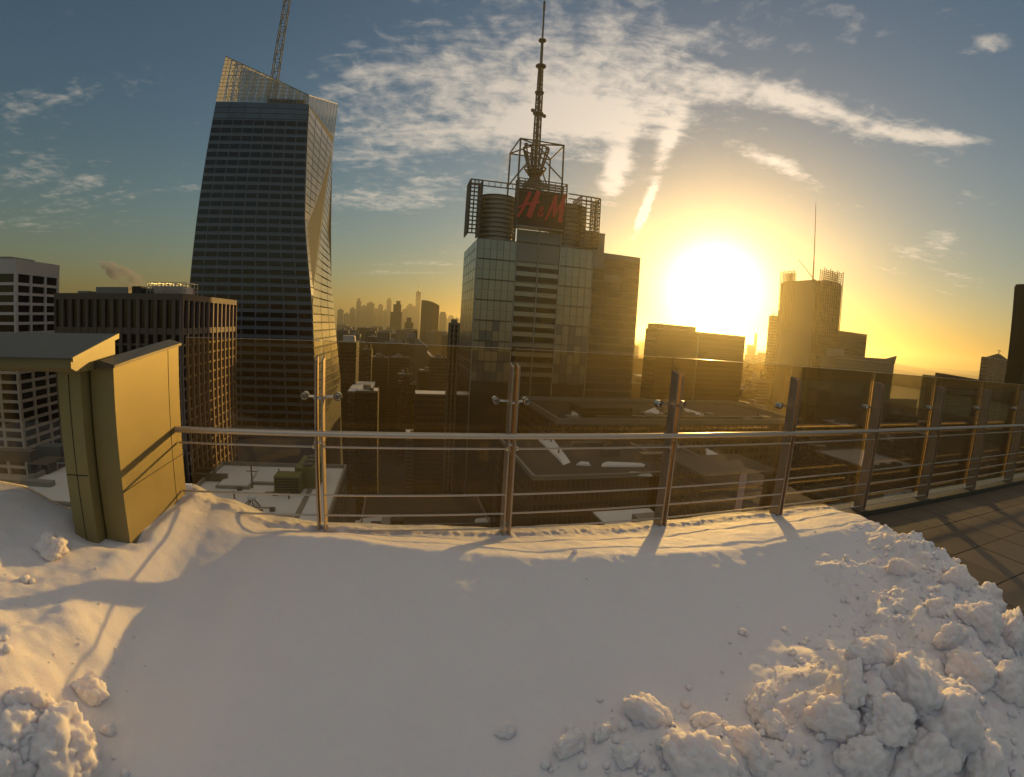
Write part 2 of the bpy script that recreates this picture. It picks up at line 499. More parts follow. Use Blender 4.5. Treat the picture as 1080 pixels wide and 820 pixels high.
def facade_front(T, x0, x1, y, z0, z1, cols, rows, mat, pane=(.8, .6), name='window', depth=.25, out=-1, parent=None, lit=0):
    """windows one by one on a face that looks along -n"""
    cw, rh = (x1 - x0) / cols, (z1 - z0) / rows
    for r in range(rows):
        for c in range(cols):
            cx, cz = x0 + cw * (c + .5), z0 + rh * (r + .5)
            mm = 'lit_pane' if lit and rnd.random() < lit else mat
            T.box(name, cx - cw * pane[0] / 2, cx + cw * pane[0] / 2, y - depth, y + .05, cz - rh * pane[1] / 2, cz + rh * pane[1] / 2, mm, parent)
def facade_side(T, x, y0, y1, z0, z1, cols, rows, mat, pane=(.8, .6), name='window', depth=.25, sign=1, parent=None, lit=0):
    cw, rh = (y1 - y0) / cols, (z1 - z0) / rows
    for r in range(rows):
        for c in range(cols):
            cy, cz = y0 + cw * (c + .5), z0 + rh * (r + .5)
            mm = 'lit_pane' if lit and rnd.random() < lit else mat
            a, b = (x - .05, x + depth) if sign > 0 else (x - depth, x + .05)
            T.box(name, a, b, cy - cw * pane[0] / 2, cy + cw * pane[0] / 2, cz - rh * pane[1] / 2, cz + rh * pane[1] / 2, mm, parent)

# --- white banded tower at the left edge
def white_tower():
    s1, n0, zt = grid_corner(17, 273, 230)
    n1 = side_n(63, 276, s1); s0 = s1 - 46
    claim(s0, s1, n0, n1)
    T = Thing('office_tower', 'white stone tower with dark window bands at the left edge', 'building', (s0, n0, STREET))
    zc = zt - 5.6     # blank top
    T.box('core', s0 + .8, s1 - .8, n0 + .8, n1 - .8, STREET, zt - 1, 'win_dark')
    T.box('parapet', s0, s1, n0, n1, zc, zt, 'white_stone')
    fh = 3.75
    for k in range(24):
        zb = zc - (k + 1) * fh
        T.box('floor_band', s0, s1, n0, n1, zb - .55, zb + .55, 'white_stone')
    for k in range(4):
        y = n0 + (n1 - n0) * k / 3
        w = 1.3 if k in (0, 3) else .55
        T.box('pier', s1 - .8, s1 + .05, max(n0 + .02, y - w), min(n1 - .02, y + w), zc - 90, zc - .02, 'white_stone')
    for k in range(6):
        x = s0 + (s1 - s0) * k / 5
        T.box('pier', max(s0 + .03, x - .7), min(s1 - .9, x + .7), n0 - .05, n0 + .8, zc - 90, zc - .03, 'white_stone')
    for k in range(20):
        zb = zc - k * fh - fh / 2
        for c in range(3):
            y0 = n0 + (n1 - n0) * c / 3 + .7; y1 = n0 + (n1 - n0) * (c + 1) / 3 - .7
            T.box('window', s1 - .85, s1 - .55, y0, y1, zb - 1.28, zb + 1.28, 'win_red')
        for c in range(2, 5):
            x0 = s0 + (s1 - s0) * c / 5 + .8; x1 = s0 + (s1 - s0) * (c + 1) / 5 - .8
            T.box('window', x0, x1, n0 + .5, n0 + .85, zb - 1.28, zb + 1.28, 'win_dark')
    T.box('roof_bulkhead', s1 - 26, s1 - 8, n0 + 6, n1 - 6, zt - .5, zt + 1.6, 'concrete')
white_tower()

# --- brown ribbed tower with a tall top storey
def ribbed_tower():
    s1, n0, zt = grid_corner(193, 310, 150)
    s0 = hit_n(57, 317, n0)[0]; n1 = side_n(250, 311, s1)
    claim(s0, s1, n0, n1)
    T = Thing('ribbed_tower', 'brown granite office tower with close vertical ribs and snowless roof plant', 'building', (s0, n0, STREET))
    T.box('core', s0 + .9, s1 - .9, n0 + .9, n1 - .9, STREET, zt - .6, 'win_red')
    T.box('cornice', s0, s1, n0, n1, zt - 1.8, zt, 'granite')
    T.box('belt_course', s0 + .1, s1 - .1, n0 + .1, n1 - .1, zt - 11.6, zt - 9.8, 'granite')
    zlow = STREET + 60
    nf = 15
    for k in range(nf + 1):
        x = s0 + (s1 - s0) * k / nf
        T.box('rib', max(s0 + .05, x - .55), min(s1 - .05, x + .55), n0 - .12, n0 + .95, zlow, zt - 1.78, 'granite')
    ns = 12
    for k in range(ns + 1):
        y = n0 + (n1 - n0) * k / ns
        T.box('rib', s1 - .95, s1 + .12, max(n0 + .05, y - .34), min(n1 - .05, y + .34), zlow, zt - 1.78, 'granite_pale')
    for k in range(nf):
        x0 = s0 + (s1 - s0) * k / nf + .62; x1 = s0 + (s1 - s0) * (k + 1) / nf - .62
        T.box('tall_window', x0, x1, n0 + .55, n0 + .95, zt - 9.75, zt - 1.85, 'win_dark')
    fh = 3.2
    for r in range(19):
        za = zt - 11.7 - (r + 1) * fh
        T.box('spandrel', s1 - .9, s1 - .3, n0 + .3, n1 - .3, za, za + .65, 'granite')
        T.box('spandrel', s0 + .3, s1 - .3, n0 + .3, n0 + .9, za + .01, za + .64, 'granite')
        for k in range(ns):
            y0 = n0 + (n1 - n0) * k / ns + .52; y1 = n0 + (n1 - n0) * (k + 1) / ns - .52
            T.box('window', s1 - .95, s1 - .6, y0, y1, za + .7, za + fh - .05, 'win_red')
    for k in range(ns):
        y0 = n0 + (n1 - n0) * k / ns + .52; y1 = n0 + (n1 - n0) * (k + 1) / ns - .52
        T.box('tall_window', s1 - .95, s1 - .6, y0, y1, zt - 9.75, zt - 1.85, 'win_red')
    # roof plant: penthouse, cooling-tower frames catching the sun
    T.box('roof_slab', s0 + 1, s1 - 1, n0 + 1, n1 - 1, zt - .55, zt - .1, 'roof_dark')
    T.box('penthouse', s0 + 9, s0 + 20, n0 + 8, n0 + 20, zt - .1, zt + 2.2, 'concrete')
    T.box('penthouse', s0 + 2.5, s0 + 6, n0 + 8, n0 + 14, zt - .1, zt + 1.0, 'concrete')
    H = T.holder('cooling_tower', s1 - 13, n0 + 8, zt)
    T.box('tank', s1 - 14, s1 - 3, n0 + 8, n0 + 14, zt + .4, zt + 2.4, 'white_stone', H)
    segs = []
    for i in range(12):
        x = s1 - 15 + i * 1.18
        segs += [((x, n0 + 7, zt), (x, n0 + 7, zt + 3.5), .12, .12), ((x, n0 + 15, zt), (x, n0 + 15, zt + 3.5), .12, .12)]
    for zz in (1.2, 2.4, 3.5):
        for y in (7, 15): segs.append(((s1 - 15, n0 + y, zt + zz), (s1 - 2, n0 + y, zt + zz), .14, .14))
    for i in range(6):
        x = s1 - 15 + i * 2.6
        segs.append(((x, n0 + 7, zt + 3.5), (x, n0 + 15, zt + 3.5), .12, .12))
    T.tubes('railing', segs, 'mullion_pale', H, 4)
    T.box('vent_housing', s0 + 22, s0 + 25, n0 + 7, n0 + 11, zt - .1, zt + 2.4, 'roof_dark')
    T.box('vent_housing', s0 + 26, s0 + 29, n0 + 8, n0 + 12, zt - .1, zt + 1.8, 'roof_dark')
    return s0, s1, n0, zt
RIB = ribbed_tower()

# --- faceted glass tower with a slanted crown and a lattice spire
def slice_poly(poly, z):
    pts = []
    m = len(poly)
    for i in range(m):
        a, b = poly[i], poly[(i + 1) % m]
        if (a.z - z) * (b.z - z) < 0:
            t = (z - a.z) / (b.z - a.z); pts.append(a.lerp(b, t))
    if len(pts) < 2: return None
    pts.sort(key=lambda p: rel2(p))
    return pts[0], pts[-1]
def rel2(p): return math.atan2(p.x, p.y)
def poly_normal(poly):
    c = sum(poly, Vector()) / len(poly); nrm = Vector()
    for i in range(len(poly)): nrm += (poly[i] - c).cross(poly[(i + 1) % len(poly)] - c)
    nrm.normalize()
    if nrm.dot(c) > 0: nrm = -nrm
    return nrm
def quad_panel(T, name, a, b, c, d, nrm, th, mat, parent=None):
    v = [a, b, c, d] + [p + nrm * th for p in (a, b, c, d)]
    f = [(4, 5, 6, 7), (0, 1, 5, 4), (1, 2, 6, 5), (2, 3, 7, 6), (3, 0, 4, 7)]
    if (b - a).cross(d - a).dot(nrm) < 0: f = [tuple(reversed(x)) for x in f]
    return T.mesh(name, v, f, mat, parent)
def clad(T, poly, z0, z1, fh, gap, cols, mat, name, th=.3, inset=.08, parent=None, lit=0):
    nrm = poly_normal(poly)
    k = 0
    z = z1 - fh
    while z > z0:
        lo, hi = slice_poly(poly, z + gap / 2), slice_poly(poly, z + fh - gap / 2)
        if lo and hi:
            wid = min((lo[1] - lo[0]).length, (hi[1] - hi[0]).length)
            if wid > 1.0:
                for c in range(cols):
                    u0, u1 = (c + inset) / cols, (c + 1 - inset) / cols
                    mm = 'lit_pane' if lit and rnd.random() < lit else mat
                    quad_panel(T, name, lo[0].lerp(lo[1], u0), lo[0].lerp(lo[1], u1), hi[0].lerp(hi[1], u1), hi[0].lerp(hi[1], u0), nrm, th, mm, parent)
        z -= fh; k += 1

def lattice_mast(base, top, r0, r1, bays, cham=.12, legs=4):
    segs = []
    base, top = Vector(base), Vector(top)
    prev = None
    for i in range(bays + 1):
        t = i / bays; c = base.lerp(top, t); r = r0 + (r1 - r0) * t
        ring = [c + Vector((r * math.cos(math.pi * 2 * (k + .5) / legs), r * math.sin(math.pi * 2 * (k + .5) / legs), 0)) for k in range(legs)]
        for k in range(legs): segs.append((ring[k], ring[(k + 1) % legs], cham * .7, cham * .7))
        if prev:
            for k in range(legs):
                segs.append((prev[k], ring[k], cham, cham))
                a, b = (k, (k + 1) % legs) if i % 2 else ((k + 1) % legs, k)
                segs.append((prev[a], ring[b], cham * .6, cham * .6))
        prev = ring
    return segs

def crystal_tower():
    n0, n1 = 244.0, 300.0
    def P(px, py, n): s, z = hit_n(px, py, n); return Vector((s, n, z))
    TL, TR = P(238, 60, n0), P(326, 101, n0)
    M1, M2, M3 = P(321, 235, n0), P(329, 321, n0), P(336, 455, n0)
    L1, L2 = P(200, 300, n0), P(193, 470, n0)
    BT, BM = P(356, 110, n1), P(338.5, 244, 272)
    S1, S2 = P(346, 245, 310), P(359, 400, 310)
    zb = STREET
    down = lambda p: Vector((p.x, p.y, zb))
    claim(L2.x, M3.x, n0, 335, z=60)
    T = Thing('crystal_tower', 'tall faceted glass tower with slanted crown and lattice spire', 'building', (M3.x, n0, STREET))
    zr_l, zr_r = P(232, 95, n0).z, P(326, 108, n0).z       # solid roof below the crown screen
    zroof = min(zr_l, zr_r) - 1
    fr = slice_poly([TL, TR, M1, M2, M3, L2, L1], zroof)
    FL, FR = fr
    back = Vector((0, 62, 0))
    vs = [FL, FR, M1, M2, M3, down(M3), down(L2), L2, L1,        # 0-8 front
          BT, BM, S1, S2, down(S2),                              # 9-13 right side
          FL + back, Vector((BT.x - 1, FL.y + 62, zroof)), down(L2) + back, down(S2) + Vector((0, 30, 0))]
    vs[9] = Vector((BT.x, BT.y, zroof + 4))
    fs = [(0, 1, 2, 3, 4, 5, 6, 7, 8), (1, 9, 10, 3, 2), (9, 11, 12, 4, 3, 10), (4, 12, 13, 5), (0, 14, 15, 9, 1), (9, 15, 17, 13, 12, 11), (0, 8, 7, 6, 16, 14), (14, 16, 17, 15)]
    body = T.mesh('body', vs, fs, 'tower_skin')
    body.data.materials.append(MATS['spandrel']); body.data.polygons[0].material_index = 1     # banded front, plain flanks
    front = [FL, FR, M1, M2, M3, L2, L1]
    clad(T, front, -70, zroof - 9, 4.25, 1.9, 9, 'win_dark', 'window', .25, .06)
    clad(T, front, zroof - 9.2, zroof - .4, 2.9, .5, 6, 'curtain', 'window', .25, .02)
    A = [FR, Vector((BT.x, BT.y, zroof + 4)), BM, M2, M1]
    clad(T, A, M2.z, zroof - 1, 4.25, .5, 4, 'facet', 'side_pane', .25, .03)
    B = [Vector((BT.x, BT.y, zroof + 4)), S1, S2, M3, M2, BM]
    clad(T, B, M3.z, zroof - 10, 4.25, .8, 3, 'facet', 'side_pane', .25, .02)
    # crown: open glass screen rising above the roof to a slanted edge
    cr = T.holder('crown', FL.x, n0, zroof)
    nrm = Vector((0, -1, 0))
    nc = 12
    tops = lambda u: TL.lerp(TR, u)
    for c in range(nc):
        u0, u1 = c / nc + .006, (c + 1) / nc - .006
        a, b = FL.lerp(FR, u0), FL.lerp(FR, u1)
        quad_panel(T, 'glass_panel', a + Vector((0, 0, .2)), b + Vector((0, 0, .2)), tops(u1), tops(u0), nrm, .12, 'crown_glass', cr)
    segs = []
    for c in range(25):
        u = c / 24; segs.append((FL.lerp(FR, u) + nrm * .3, tops(u) + nrm * .3, .14, .14))
    segs.append((TL + nrm * .3, TR + nrm * .3, .32, .32))
    z = zroof + 2
    while z < TL.z:
        e = slice_poly([FL, FR, TR, TL], z)
        if e: segs.append((e[0] + nrm * .3, e[1] + nrm * .3, .13, .13))
        z += 2.1
    T.tubes('crown_mullions', segs, 'mullion_pale', cr, 4)
    rs = [FR, BT - Vector((0, 0, 0)), TR]
    # right-hand crown screen
    quad_panel(T, 'glass_panel', FR + Vector((.05, .1, .2)), Vector((BT.x, BT.y, zroof + 4.3)), BT, TR + Vector((.05, .1, 0)), Vector((.9, -.4, 0)).normalized(), .12, 'crown_glass', cr)
    segs = []
    for c in range(9):
        u = c / 8; segs.append((FR.lerp(Vector((BT.x, BT.y, zroof + 4)), u) + Vector((.2, -.2, 0)), TR.lerp(BT, u) + Vector((.2, -.2, 0)), .14, .14))
    segs.append((TR, BT, .3, .3))
    T.tubes('crown_mullions', segs, 'mullion_pale', cr, 4)
    # sunlit plant room behind the screen
    T.box('plant_room', FR.x - 22, FR.x - 3, n0 + 3, n0 + 20, zroof - .5, zroof + 3.5, 'louvre')
    # mullion fins on the side facets
    for u in (0, 1):
        pass
    s, z = hit_n(289.5, 86, n0 + 20); s2, z2 = hit_n(303, -30, n0 + 20)
    T.tubes('spire', lattice_mast((s, n0 + 20, zroof), (s, n0 + 20, z2 + 4), 2.7, 1.9, 17, .26, 4), 'concrete', None, 5)
crystal_tower()

# --- glass tower with corner frames, sign and broadcast mast
def stroke(pts, thick, y, d=.5):
    """one painted letter stroke: a closed outline in (x, z) given as a thick polyline, extruded along n"""
    vs, fs = [], []
    n = len(pts)
    L, Rr = [], []
    for i, (x, z, w) in enumerate(pts):
        a = pts[max(0, i - 1)]; b = pts[min(n - 1, i + 1)]
        t = Vector((b[0] - a[0], b[1] - a[1])).normalized(); nn = Vector((-t.y, t.x)) * w / 2
        L.append((x + nn.x, z + nn.y)); Rr.append((x - nn.x, z - nn.y))
    for yy in (y - d, y):
        for p in L: vs.append((p[0], yy, p[1]))
        for p in Rr: vs.append((p[0], yy, p[1]))
    for i in range(n - 1):
        fs.append((i, i + 1, n + i + 1, n + i))
        k = 2 * n; fs.append((k + n + i, k + n + i + 1, k + i + 1, k + i))
        fs.append((i + 1, i, k + i, k + i + 1)); fs.append((n + i, n + i + 1, k + n + i + 1, k + n + i))
    k = 2 * n
    fs.append((0, n, k + n, k)); fs.append((n - 1, k + n - 1, k + 2 * n - 1, 2 * n - 1))
    return vs, fs
def join_strokes(list_):
    vs, fs = [], []
    for v, f in list_:
        b = len(vs); vs += v; fs += [tuple(i + b for i in x) for x in f]
    return vs, fs

def sign_tower():
    n0 = 237.0
    X = lambda px, py=262, n=n0: hit_n(px, py, n)[0]
    Z = lambda px, py, n=n0: hit_n(px, py, n)[1]
    xl, xr = X(504, 255), X(626, 262)
    zt = (Z(505, 252) + Z(624, 263)) / 2
    nb = n0 + 52
    claim(xl - 6, xr + 22, n0, nb + 20, z=60)
    T = Thing('sign_tower', 'glass tower carrying a red letter sign, corner frames and tall broadcast mast', 'building', (xl, n0, STREET))
    T.box('body', xl, xr, n0, nb, STREET, zt, 'curtain_dark')
    x1, x2 = X(545, 258), X(591, 260)
    xm = (x1 + x2) / 2
    gh = (Z(525, 252) - Z(525, 273.4))
    # left and right bays: tall pale panes in two-storey groups
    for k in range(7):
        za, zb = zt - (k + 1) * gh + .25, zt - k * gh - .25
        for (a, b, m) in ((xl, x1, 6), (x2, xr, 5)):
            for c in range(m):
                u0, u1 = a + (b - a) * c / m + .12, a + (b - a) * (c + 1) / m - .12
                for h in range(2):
                    T.box('window', u0, u1, n0 - .22, n0 + .1, za + (zb - za) * h / 2 + .06, za + (zb - za) * (h + 1) / 2 - .06, 'pale_glass' if k < 4 or rnd.random() < .5 else 'curtain')  # lower panes darker: a dark reflection put into the glass colour
        T.box('floor_line', xl - .1, xr + .1, n0 - .45, n0 + .1, za - .45, za - .2, 'mullion')
        # centre bay
        for (a, b) in ((x1 + .4, xm - .3), (xm + .3, x2 - .4)):
            if k < 1:
                T.box('louvre_panel', a, b, n0 - .18, n0 + .1, za + .2, zb - .2, 'louvre')
            else:
                for h in range(2):
                    zz = za + (zb - za) * h / 2
                    T.box('window', a, b, n0 - .18, n0 + .1, zz + .5, zz + (zb - za) / 2 - 1.9, 'win_dark')
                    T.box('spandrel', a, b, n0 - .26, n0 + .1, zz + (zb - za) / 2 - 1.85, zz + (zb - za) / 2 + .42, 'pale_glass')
    for x in (xl, x1, xm, x2, xr):
        T.box('mullion', x - .22, x + .22, n0 - .6, n0 + .1, STREET + 40, zt + (.2 if x in (xl, xr) else gh * .7), 'mullion_pale')
    for k in range(12):     # lower shaft
        za = zt - 7 * gh - (k + 1) * 4.6
        for c in range(8):
            u0, u1 = xl + (xr - xl) * c / 8 + .3, xl + (xr - xl) * (c + 1) / 8 - .3
            T.box('window', u0, u1, n0 - .2, n0 + .1, za + .3, za + 4.2, 'curtain_dark')
    # east side face panes
    facade_side(T, xl, n0 + 1, nb - 1, zt - 7 * gh, zt, 6, 14, 'curtain', (.9, .85), 'side_pane', .2, -1)
    # centre louvre storey under the sign
    for (a, b) in ((x1 + .4, xm - .3), (xm + .3, x2 - .4)):
        T.box('louvre_panel', a, b, n0 - .18, n0 + 3, zt + .3, zt + gh * .62, 'louvre')
    # half-round louvred drums
    z_top = Z(520, 203)
    for (cx, rr) in ((X(528, 230), X(545, 230) - X(511, 230)), (X(606, 232), X(622, 232) - X(589, 232))):
        rr *= .60
        H = T.holder('louvred_drum', cx, n0 + 8, zt)
        vs, fs = [], []
        nseg, rows = 24, 10
        for r in range(rows + 1):
            z0_ = zt + (z_top - zt) * r / rows
            for dz, dr in ((0, 0), (.55 * (z_top - zt) / rows, 0), (.60 * (z_top - zt) / rows, -1.3), ((z_top - zt) / rows * .98, -1.3)):
                for i in range(nseg):
                    a = 2 * math.pi * i / nseg
                    vs.append((cx + (rr + dr) * math.cos(a), n0 + 1.5 + rr * .9 + (rr + dr) * .9 * math.sin(a), z0_ + dz if r < rows else z_top + dz * .01))
        m = (rows + 1) * 4
        for r in range(m - 1):
            for i in range(nseg):
                a, b = r * nseg + i, r * nseg + (i + 1) % nseg
                fs.append((a, b, b + nseg, a + nseg))
        fs.append(tuple((m - 1) * nseg + i for i in range(nseg)))
        T.mesh('drum', vs, fs, 'louvre', H)
    # open corner frames that carry the screens
    zf0, zf1 = Z(500, 247), Z(500, 191)
    xa, xb = X(494.5, 215), X(508, 200)
    xc, xd = X(611, 225), X(631.5, 210)
    def frame(name, fx0, fx1, fy0, fy1, fz0, fz1, nx, nz_, ny=2, r=.28):
        segs = []
        for i in range(nx + 1):
            x = fx0 + (fx1 - fx0) * i / nx
            segs += [((x, fy0, fz0), (x, fy0, fz1), r, r)]
        for j in range(nz_ + 1):
            z = fz0 + (fz1 - fz0) * j / nz_
            segs += [((fx0, fy0, z), (fx1, fy0, z), r, r), ((fx0, fy0, z), (fx0, fy1, z), r, r), ((fx1, fy0, z), (fx1, fy1, z), r, r)]
        for y in [fy0 + (fy1 - fy0) * i / ny for i in range(ny + 1)]:
            for x in (fx0, fx1): segs.append(((x, y, fz0), (x, y, fz1), r, r))
        return T.tubes(name, segs, 'frame_steel', None, 4)
    frame('corner_frame', xa, xb, n0 - 2.5, n0 + 10, zf0, zf1, 3, 13, 5, .42)
    frame('corner_frame', xc, xd, n0 - 2.5, n0 + 10, zf0 - .5, zf1 - 1.2, 4, 13, 5, .36)
    T.box('sign_screen', xa + .2, xa + .5, n0 - 2, n0 + 9.5, zf0 + .5, zf1 - .5, 'frame_steel')
    segs = []
    T.tubes('top_beam', [((X(598, 205), n0 - 2.4, zf1 - 1), (xd, n0 - 2.4, zf1 - 1), .38, .38)], 'frame_steel', None, 4)
    T.tubes('top_beam', [((X(598, 205), n0 - 2.4, zf1 - 3.6), (xd, n0 - 2.4, zf1 - 3.6), .38, .38)], 'frame_steel', None, 4)
    for z in (zf1, zf1 - 2.6):
        segs += [((xa, n0 - 2.4, z), (X(546, 195), n0 - 2.4, z), .38, .38)]
    for i in range(8):
        x = xa + (X(546, 195) - xa) * i / 8; segs.append(((x, n0 - 2.4, zf1), (x, n0 - 2.4, zf1 - 2.6), .2, .2))
    segs.append(((xb, n0 - 2.4, zf1), (xb, n0 - 2.4, zt), .32, .32))
    T.tubes('frame_post', [((xc, n0 - 2.4, zf1 - 1), (xc, n0 - 2.4, zt), .32, .32)], 'frame_steel', None, 4)
    T.tubes('top_beam', segs, 'frame_steel', None, 4)
    # centre lattice and sign
    ya = n0 - 3.2
    sx0, sx1 = X(546, 215, ya), X(597, 218, ya)
    sz0, sz1 = Z(570, 240, ya), Z(572, 191, ya)
    szm = Z(570, 204, ya)
    segs = []
    for j in range(6):
        z = szm + (sz1 - szm) * j / 5; segs.append(((sx0, ya, z), (sx1, ya, z), .3, .3)); segs.append(((sx0, ya + 6, z), (sx1, ya + 6, z), .3, .3))
    for i in range(9):
        x = sx0 + (sx1 - sx0) * i / 8; segs.append(((x, ya, szm), (x, ya, sz1), .22, .22))
    for x in (sx0, sx1):
        segs += [((x, ya, sz0), (x, ya, sz1), .45, .45), ((x, ya + 6, sz0), (x, ya + 6, sz1), .4, .4)]
        for z in (sz0, szm, sz1): segs.append(((x, ya, z), (x, ya + 6, z), .3, .3))
    T.tubes('sign_lattice', segs, 'frame_steel', None, 4)
    T.box('sign_board', sx0 + .5, sx1 - .5, ya + .4, ya + 1.2, sz0, szm + 1.5, 'sign_board')
    T.box('sign_ledge', sx0 - .3, sx1 + .3, ya - .6, ya + 6, sz0 - .7, sz0 - .2, 'mullion_pale')
    W, Hh = sx1 - sx0, (szm - sz0)
    cx, cz = (sx0 + sx1) / 2 + .4, sz0 + Hh * .60
    u = W / 14.0
    def pt(a, b, w): return (cx + (a + b * .20) * u, cz + b * u, w * u)
    yy = ya - .1
    big = 3.3
    u *= 1.12
    Hl = join_strokes([
        stroke([pt(-5.6, -big, .55), pt(-4.9, -1, .6), pt(-4.5, 1.5, .75), pt(-4.2, 3.3, .9)], 0, yy),
        stroke([pt(-2.9, -big + .2, 1.25), pt(-2.6, 0, 1.3), pt(-2.3, 2, 1.25), pt(-2.1, 3.9, 1.1)], 0, yy),
        stroke([pt(-6.0, -.9, .45), pt(-4.6, .1, .6), pt(-3, .6, .6), pt(-1.2, 1.2, .4)], 0, yy + .05)])
    Al = join_strokes([
        stroke([pt(.55, -2.4, .3), pt(-.35, -1.1, .36), pt(-.55, -.35, .36), pt(-.2, .1, .34), pt(.1, -.3, .34), pt(-.3, -1.1, .34), pt(-.75, -1.8, .36), pt(-.55, -2.4, .36), pt(0, -2.4, .32), pt(.5, -1.5, .26)], 0, yy)])
    Ml = join_strokes([
        stroke([pt(1.4, -big, .5), pt(1.9, -1, .6), pt(2.3, 1.2, .75), pt(2.6, 3.4, .8)], 0, yy),
        stroke([pt(2.5, 3.4, .7), pt(2.9, 1.2, .95), pt(3.2, -.8, .9), pt(3.3, -2.2, .6)], 0, yy + .05),
        stroke([pt(3.2, -2.2, .4), pt(3.9, 0, .55), pt(4.5, 2.2, .6), pt(5.0, 4.1, .5)], 0, yy + .1),
        stroke([pt(4.6, 4.1, .7), pt(4.8, 1.5, 1.15), pt(5.0, -1.2, 1.2), pt(5.3, -3.4, 1.0)], 0, yy + .15)])
    for v, f in (Hl, Al, Ml): T.mesh('sign_letter', v, f, 'sign_red')
    # mast base: open cage with an inverted cone of struts
    ym = n0 + 14
    mx, _ = hit_n(566, 150, ym)
    cb0, cb1 = Z(556, 196, ym), Z(566, 158, ym)
    hw = (X(588, 170, ym) - X(543, 170, ym)) / 2
    segs = []
    c4 = [(-hw, -hw), (hw, -hw), (hw, hw), (-hw, hw)]
    for i in range(4):
        a, b = c4[i], c4[(i + 1) % 4]
        segs.append(((mx + a[0], ym + a[1], zt), (mx + a[0] * .98, ym + a[1] * .98, cb1), .5, .5))
        for z in (cb1,): segs.append(((mx + a[0], ym + a[1], z), (mx + b[0], ym + b[1], z), .42, .42))
        segs.append(((mx + a[0], ym + a[1], cb1), (mx + a[0] * .15, ym + a[1] * .15, cb1 + 2.5), .5, .42))
        segs.append(((mx + a[0], ym + a[1], cb0 + 2), (mx + a[0] * .2, ym + a[1] * .2, cb1 - 5), .42, .42))
    T.tubes('mast_cage', segs, 'frame_steel', None, 5)
    segs = []
    for (z, r) in ((cb0, 6.4), (cb0 + 1.3, 5.2), (cb0 + 2.6, 4.0), (cb0 + 4, 3.0), (cb0 + 5.4, 2.8), (cb0 + 7, 3.8), (cb0 + 8.6, 5.0), (cb0 + 10.2, 6.0), (cb1, 7.2)):
        for i in range(12):
            a, b = 2 * math.pi * i / 12, 2 * math.pi * (i + 1) / 12
            segs.append(((mx + r * math.cos(a), ym + r * math.sin(a), z), (mx + r * math.cos(b), ym + r * math.sin(b), z), .5, .5))
    for i in range(14):
        a = 2 * math.pi * i / 14
        pr = None
        for (z, r) in ((cb0, 5.2), (cb0 + 5, 2.4), (cb1, 7.2)):
            p = (mx + r * math.cos(a), ym + r * math.sin(a), z)
            if pr: segs.append((pr, p, .42, .42))
            pr = p
    T.tubes('mast_base', segs, 'frame_steel', None, 5)
    ztop = Z(574, 2, ym)
    zA, zB, zC, zD = Z(566, 150, ym), Z(569, 98, ym), Z(570, 70, ym), Z(572, 43, ym)
    T.tubes('mast', lattice_mast((mx, ym, cb0), (mx, ym, zB), 2.3, 1.9, 22, .26, 6), 'frame_steel', None, 5)
    T.tubes('mast_core', [((mx, ym, cb0), (mx, ym, zC), 1.0, .9), ((mx, ym, zC - 1), (mx, ym, zD), .85, .85), ((mx, ym, zD), (mx, ym, ztop - 6), .55, .5), ((mx, ym, ztop - 6), (mx, ym, ztop), .75, .7), ((mx, ym, ztop), (mx, ym, ztop + 3), .12, .08)], 'frame_steel', None, 10)
    T.tubes('mast_lattice', lattice_mast((mx, ym, zB), (mx, ym, zC), 1.7, 1.4, 12, .2, 6), 'frame_steel', None, 5)
    for z, r in ((zB, 2.6), (zC, 3.0), (zD, 2.3), (Z(567, 120, ym), 3.0)):
        T.tubes('mast_platform', [((mx, ym, z - .35), (mx, ym, z + .35), r, r)], 'frame_steel', None, 12)
    for dx, z in ((-3.4, Z(565, 118, ym)), (3.2, Z(566, 122, ym)), (-6, cb1 + 1.6), (6.2, cb1 + 1.2)):
        T.tubes('antenna_dish', [((mx + dx, ym - .9, z), (mx + dx, ym - .4, z), 1.3, .9), ((mx + dx, ym - .4, z), (mx, ym, z - .5), .15, .15)], 'frame_steel', None, 10)
    # west wing and set-back
    xw, zw = hit_n(672, 273, n0 + 14)
    xw0 = xr - 1
    T.box('west_wing', xw0, xw, n0 + 10, nb + 6, STREET, zw, 'curtain')
    for k in range(22):
        za = zw - 3 - k * 4.4
        T.box('floor_band', xw0 + 1.05, xw - .1, n0 + 9.7, n0 + 10.05, za - .5, za + .5, 'mullion')
        for c in range(3):
            T.box('window', xw0 + 1.2 + (xw - xw0 - 1.5) * c / 3 + .2, xw0 + 1.2 + (xw - xw0 - 1.5) * (c + 1) / 3 - .2, n0 + 9.8, n0 + 10.1, za - 3.7, za - .7, 'curtain_dark' if rnd.random() < .96 else 'curtain')
    xs, zs = hit_n(635, 249, n0 + 10)
    T.box('set_back', xr - 4, xs, n0 + 6, nb - 4, zw - 10, zs, 'curtain')
    T.box('set_back_cap', xr - 4.2, xs + .2, n0 + 5.8, nb - 3.8, zs, zs + .5, 'mullion')
sign_tower()

